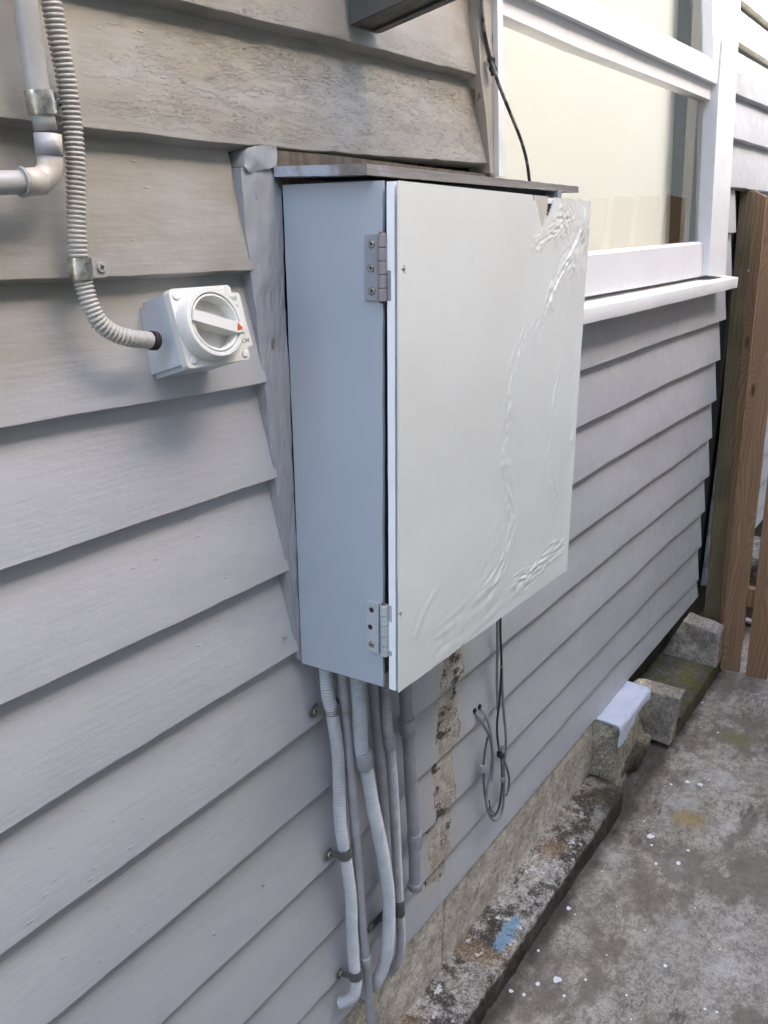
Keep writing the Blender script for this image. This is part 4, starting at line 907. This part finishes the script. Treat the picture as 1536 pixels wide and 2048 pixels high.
def ledge():
    bm = bmnew(); nx = 150; prof = []
    x0, x1 = 0.2, 2.372
    sec = [(.02, -1.690)] + [(.02 - (.02 + .108) * i / 12, -1.690 - .001 * i / 12) for i in range(1, 12)] + [(-.106, -1.6935), (-.1105, -1.699), (-.1125, -1.708)] + [(-.1135 - .002 * i / 5, -1.708 - .072 * i / 5) for i in range(1, 6)]
    rows = []
    for i in range(nx + 1):
        x = x0 + (x1 - x0) * i / nx; e = max(0, (x - (x1 - .05)) / .05)
        r_ = []
        for j, (y, z) in enumerate(sec):
            n1 = fbm(x * 11, y * 11, z * 11); n2 = fbm(x * 45, y * 45, z * 45)
            zz_ = z + (.0035 * n1 + .0018 * n2 if z > -1.70 else 0); yy_ = y - (.004 * n1 + .002 * n2 if j > 10 else 0)
            if e > 0: yy_ = .02 + (yy_ - .02) * math.sqrt(max(0.02, 1 - e * e * .75)); zz_ -= .012 * e * e
            r_.append(bm.verts.new((x, yy_, zz_)))
        rows.append(r_)
    for A, B in zip(rows, rows[1:]):
        for j in range(len(sec) - 1): bm.faces.new((A[j], A[j + 1], B[j + 1], B[j])).smooth = True
    lo = [bm.verts.new((x1, .02, -1.785)), bm.verts.new((x0, .02, -1.785))]
    bm.faces.new(rows[-1] + [lo[0]]); bm.faces.new(rows[0][::-1] + [lo[1]])
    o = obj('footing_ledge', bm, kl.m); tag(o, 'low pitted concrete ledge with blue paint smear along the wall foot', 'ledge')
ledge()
# mossy far footing (under the big block)
M_moss = concrete('mossy_concrete', (0.13, 0.12, 0.09), (0.07, 0.065, 0.05), moss=.8, dark=.5, bumpd=.005, mosscol=(0.075, 0.080, 0.015)).m
o = rough_block('mossy_footing', hexa(2.86, 3.60, -.135, .09, -1.79, -1.690), M_moss, amp=.005, seed=3); tag(o, 'dark footing stone with green moss between the two leaning blocks', 'footing')
o = rough_block('rubble_stone', [WZ(1232, 1572, -1.785), WZ(1300, 1560, -1.785) + Vector((.02, 0.05, 0)), Vector((2.80, .02, -1.785)), Vector((2.44, .05, -1.785)), Vector((2.42, -.06, -1.70)), Vector((2.66, -.098, -1.675)), Vector((2.80, .02, -1.665)), Vector((2.44, .05, -1.69))],
    concrete('rubble', (0.24, 0.21, 0.15), (0.10, 0.09, 0.06), dark=.9, moss=.35, white=.35, bumpd=.006).m, amp=.012, seed=9, bev=.016); tag(o, 'small dark craggy stone beside the painted concrete stub', 'stone')
# painted concrete stub with spilled paint on its head
M_stub = concrete('stub_concrete', (0.58, 0.52, 0.41), (0.42, 0.37, 0.28), dark=.45, pits=.8, bumpd=.004).m
stub = thing('concrete_stub', (2.43, .0, -1.77), 'upright concrete stub with white paint spilled over its rounded head', 'concrete block')
o = rough_block('stub_body', [Vector((2.352, .075, -1.79)), Vector((2.372, -.068, -1.79)), Vector((2.62, -.056, -1.79)), Vector((2.60, .075, -1.79)), Vector((2.352, .075, -1.488)), Vector((2.375, -.064, -1.498)), Vector((2.63, -.058, -1.488)), Vector((2.61, .075, -1.485))], M_stub, stub, amp=.006, bev=.014, seed=4)
def paint_cap():
    bm = bmnew(); nu, nv = 46, 34; g = []
    for i in range(nu + 1):
        u = i / nu; x = 2.345 + .29 * u; row = []
        for j in range(nv + 1):
            v = j / nv; s = v * .235     # travel across the top then down the front side
            drop = .022 + .014 * math.sin(u * 5 + 1) + .006 * fbm(x * 25, 1)
            if u < .05: pass
            if s < .125: y = .055 - s; z = -1.476 + .005 * math.sin(v * 5) + .003 * fbm(x * 20, y * 20)
            else:
                a = min(1, (s - .125) / .02) * math.pi / 2; y = -.070 - .012 * math.sin(a); z = -1.476 - .012 * (1 - math.cos(a)) - max(0, s - .145) * (drop / .05)
            row.append(bm.verts.new((x, y + .002 * fbm(x * 30, z * 30), z)))
        g.append(row)
    for i in range(nu):
        for j in range(nv): bm.faces.new((g[i][j], g[i + 1][j], g[i + 1][j + 1], g[i][j + 1])).smooth = True
    ret = bmesh.ops.extrude_face_region(bm, geom=list(bm.faces))
    for v in [e for e in ret['geom'] if isinstance(e, bmesh.types.BMVert)]: v.co += Vector((0, .006, -.008))
    obj('paint_spill', bm, painted('spilled_paint', (0.56, 0.59, 0.68), .42, .004, 24, .15, .25), stub)
paint_cap()
# leaning block
M_blk = concrete('leaning_block', (0.34, 0.30, 0.25), (0.26, 0.228, 0.19), dark=.4, speck=.35, pits=.3, bumpd=.003, scale=.9).m
M_blktop = concrete('broken_block_top', (0.40, 0.345, 0.285), (0.29, 0.25, 0.20), pits=.7, bumpd=.004).m
def face_block(px4, depth_x, X, mat2, name, label, seed, lean=0):
    """px4: face corners TL,TR,BR,BL measured on plane x=X (lower edge) with lean of the top"""
    f = [WX(px4[0][0], px4[0][1], X + lean), WX(px4[1][0], px4[1][1], X + lean), WX(px4[2][0], px4[2][1], X), WX(px4[3][0], px4[3][1], X)]
    c8 = [f[3], f[2], f[1], f[0]]; bk = [c + Vector((depth_x, .004, .0)) for c in c8]
    o = rough_block(name, c8 + bk, [M_blk, M_blktop], amp=.005, bev=.013, seed=seed, mats=lambda ff: 1 if (ff.normal.z > .5 or ff.normal.y < -.62) else 0)
    return tag(o, label, 'concrete block', 'loose concrete blocks leaning at the wall foot')
face_block([(1262, 1372), (1362, 1396), (1338, 1494), (1258, 1470)], .080, 2.745, None, 'concrete_block', 'middle grey concrete block with pale rough top, beside the painted stub', 2, .035)
ob = face_block([(1368, 1240), (1440, 1268), (1433, 1338), (1318, 1313)], .10, 3.32, None, 'concrete_block', 'large grey concrete block with rough top standing against the gate post', 6, .02)

# ------------------------------------------------------------------ gate
GX = 3.439
gate = thing('timber_gate', (GX, -.3, GZ), 'brown timber paling gate beyond the house wall', 'gate')
def paling(p_bl, p_br, p_tl, p_tr, th=.018):
    bm = bmnew(); pts_ = [p_bl, p_br, p_tr, p_tl]; add_poly_prism(bm, pts_, Vector((th, 0, 0)))
    bmesh.ops.subdivide_edges(bm, edges=[e for e in bm.edges if e.calc_length() > .8], cuts=24)
    for v in bm.verts: v.co.x += .002 * fbm(v.co.z * 2, v.co.y * 9); v.co.y += .0012 * fbm(v.co.z * 5, 3)
    bevel(bm, .0018, 1, 50); return obj('paling', bm, M_paling, gate, auto=40)
V3 = Vector
paling(V3((GX, -.135, -1.752)), V3((GX, -.211, -1.747)), V3((GX, -.079, .150)), V3((GX, -.156, .163)))
paling(V3((GX, -.239, -1.752)), V3((GX, -.319, -1.747)), V3((GX, -.182, .140)), V3((GX, -.262, .155)))
for i in range(2, 9):
    paling(V3((GX, -.135 - .107 * i, -1.752)), V3((GX, -.213 - .107 * i, -1.747)), V3((GX, -.079 - .104 * i, .150)), V3((GX, -.156 - .104 * i, .155)))
bm = bmnew(); add_box(bm, (GX + .021, -1.1, -.15), (GX + .055, -.125, -.07)); obj('rail', bm, M_paling, gate)
bm = bmnew(); add_box(bm, (GX + .021, -1.1, -1.45), (GX + .055, -.15, -1.37)); obj('rail', bm, M_paling, gate)
post = thing('gate_post', (3.52, 0, GZ), 'mossy square timber gate post set against the house wall', 'post')
PX = 3.519
a1, a2 = WX(1480, 384, PX), WX(1510, 381, PX); b1, b2 = WX(1409, 1213, PX), WX(1439.5, 1215, PX)
def ext(a, b, z): t = (z - a.z) / (b.z - a.z); return a + (b - a) * t
bz = GZ - .01; B1, B2 = ext(a1, b1, bz), ext(a2, b2, bz)
bm = bmnew(); add_poly_prism(bm, [B1, B2, a2, a1], V3((.075, 0, 0)))
bmesh.ops.subdivide_edges(bm, edges=[e for e in bm.edges if e.calc_length() > .8], cuts=24)
for v in bm.verts: v.co.y += .0015 * fbm(v.co.z * 4, 1)
bevel(bm, .002, 1, 50); obj('post_timber', bm, M_post, post, auto=40)
s_t, s_b = WX(1532, 394, PX), WX(1447, 1223, PX)
sb = ext(s_t, s_b, bz)
bm = bmnew(); add_poly_prism(bm, [B2 + V3((.006, -.0005, 0)), sb + V3((.006, 0, 0)), s_t + V3((.006, 0, 0)), a2 + V3((.006, -.0005, -.004))], V3((.04, 0, 0)))
obj('stop_batten', bm, M_paling, post)
bm = bmnew(); Pn = WX(1497, 541, PX); disc(bm, Pn, (-1, 0, 0), .004, .0012, 12); obj('nail_head', bm, M_screw, post)

# beyond the gate: a rough stone and a thin pale pipe seen through the gap
o = rough_block('rubble_stone', hexa(4.0, 4.3, -.26, -.02, -1.79, -1.44), concrete('pale_rubble', (0.36, 0.34, 0.30), (0.2, 0.19, 0.165), dark=.6, pits=.8, bumpd=.006).m, amp=.02, bev=.03, seed=14); tag(o, 'pale rough stone seen through the gap between the gate palings', 'stone')
bm = bmnew(); tube(bm, [V3((4.0, .0, -1.745)), V3((3.95, -.3, -1.745)), V3((3.92, -.7, -1.745))], .012, .02, 12); o = obj('ground_pipe', bm, simple('pale_pipe', (0.5, 0.5, 0.5), .5)); tag(o, 'thin pale pipe lying on the concrete behind the gate', 'pipe')

# ------------------------------------------------------------------ what stands around the yard
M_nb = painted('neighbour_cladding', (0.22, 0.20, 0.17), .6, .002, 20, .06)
nb = thing('neighbour_house', (3, -2.5, GZ), 'cream house across the side yard', 'house')
NY = -2.2; NT = 0.545 + (-NY) * math.tan(SUN_EL) / math.cos(math.radians(8))
bm = bmnew(); add_box(bm, (-9, NY - .2, GZ), (22, NY, NT)); obj('wall', bm, M_nb, nb)
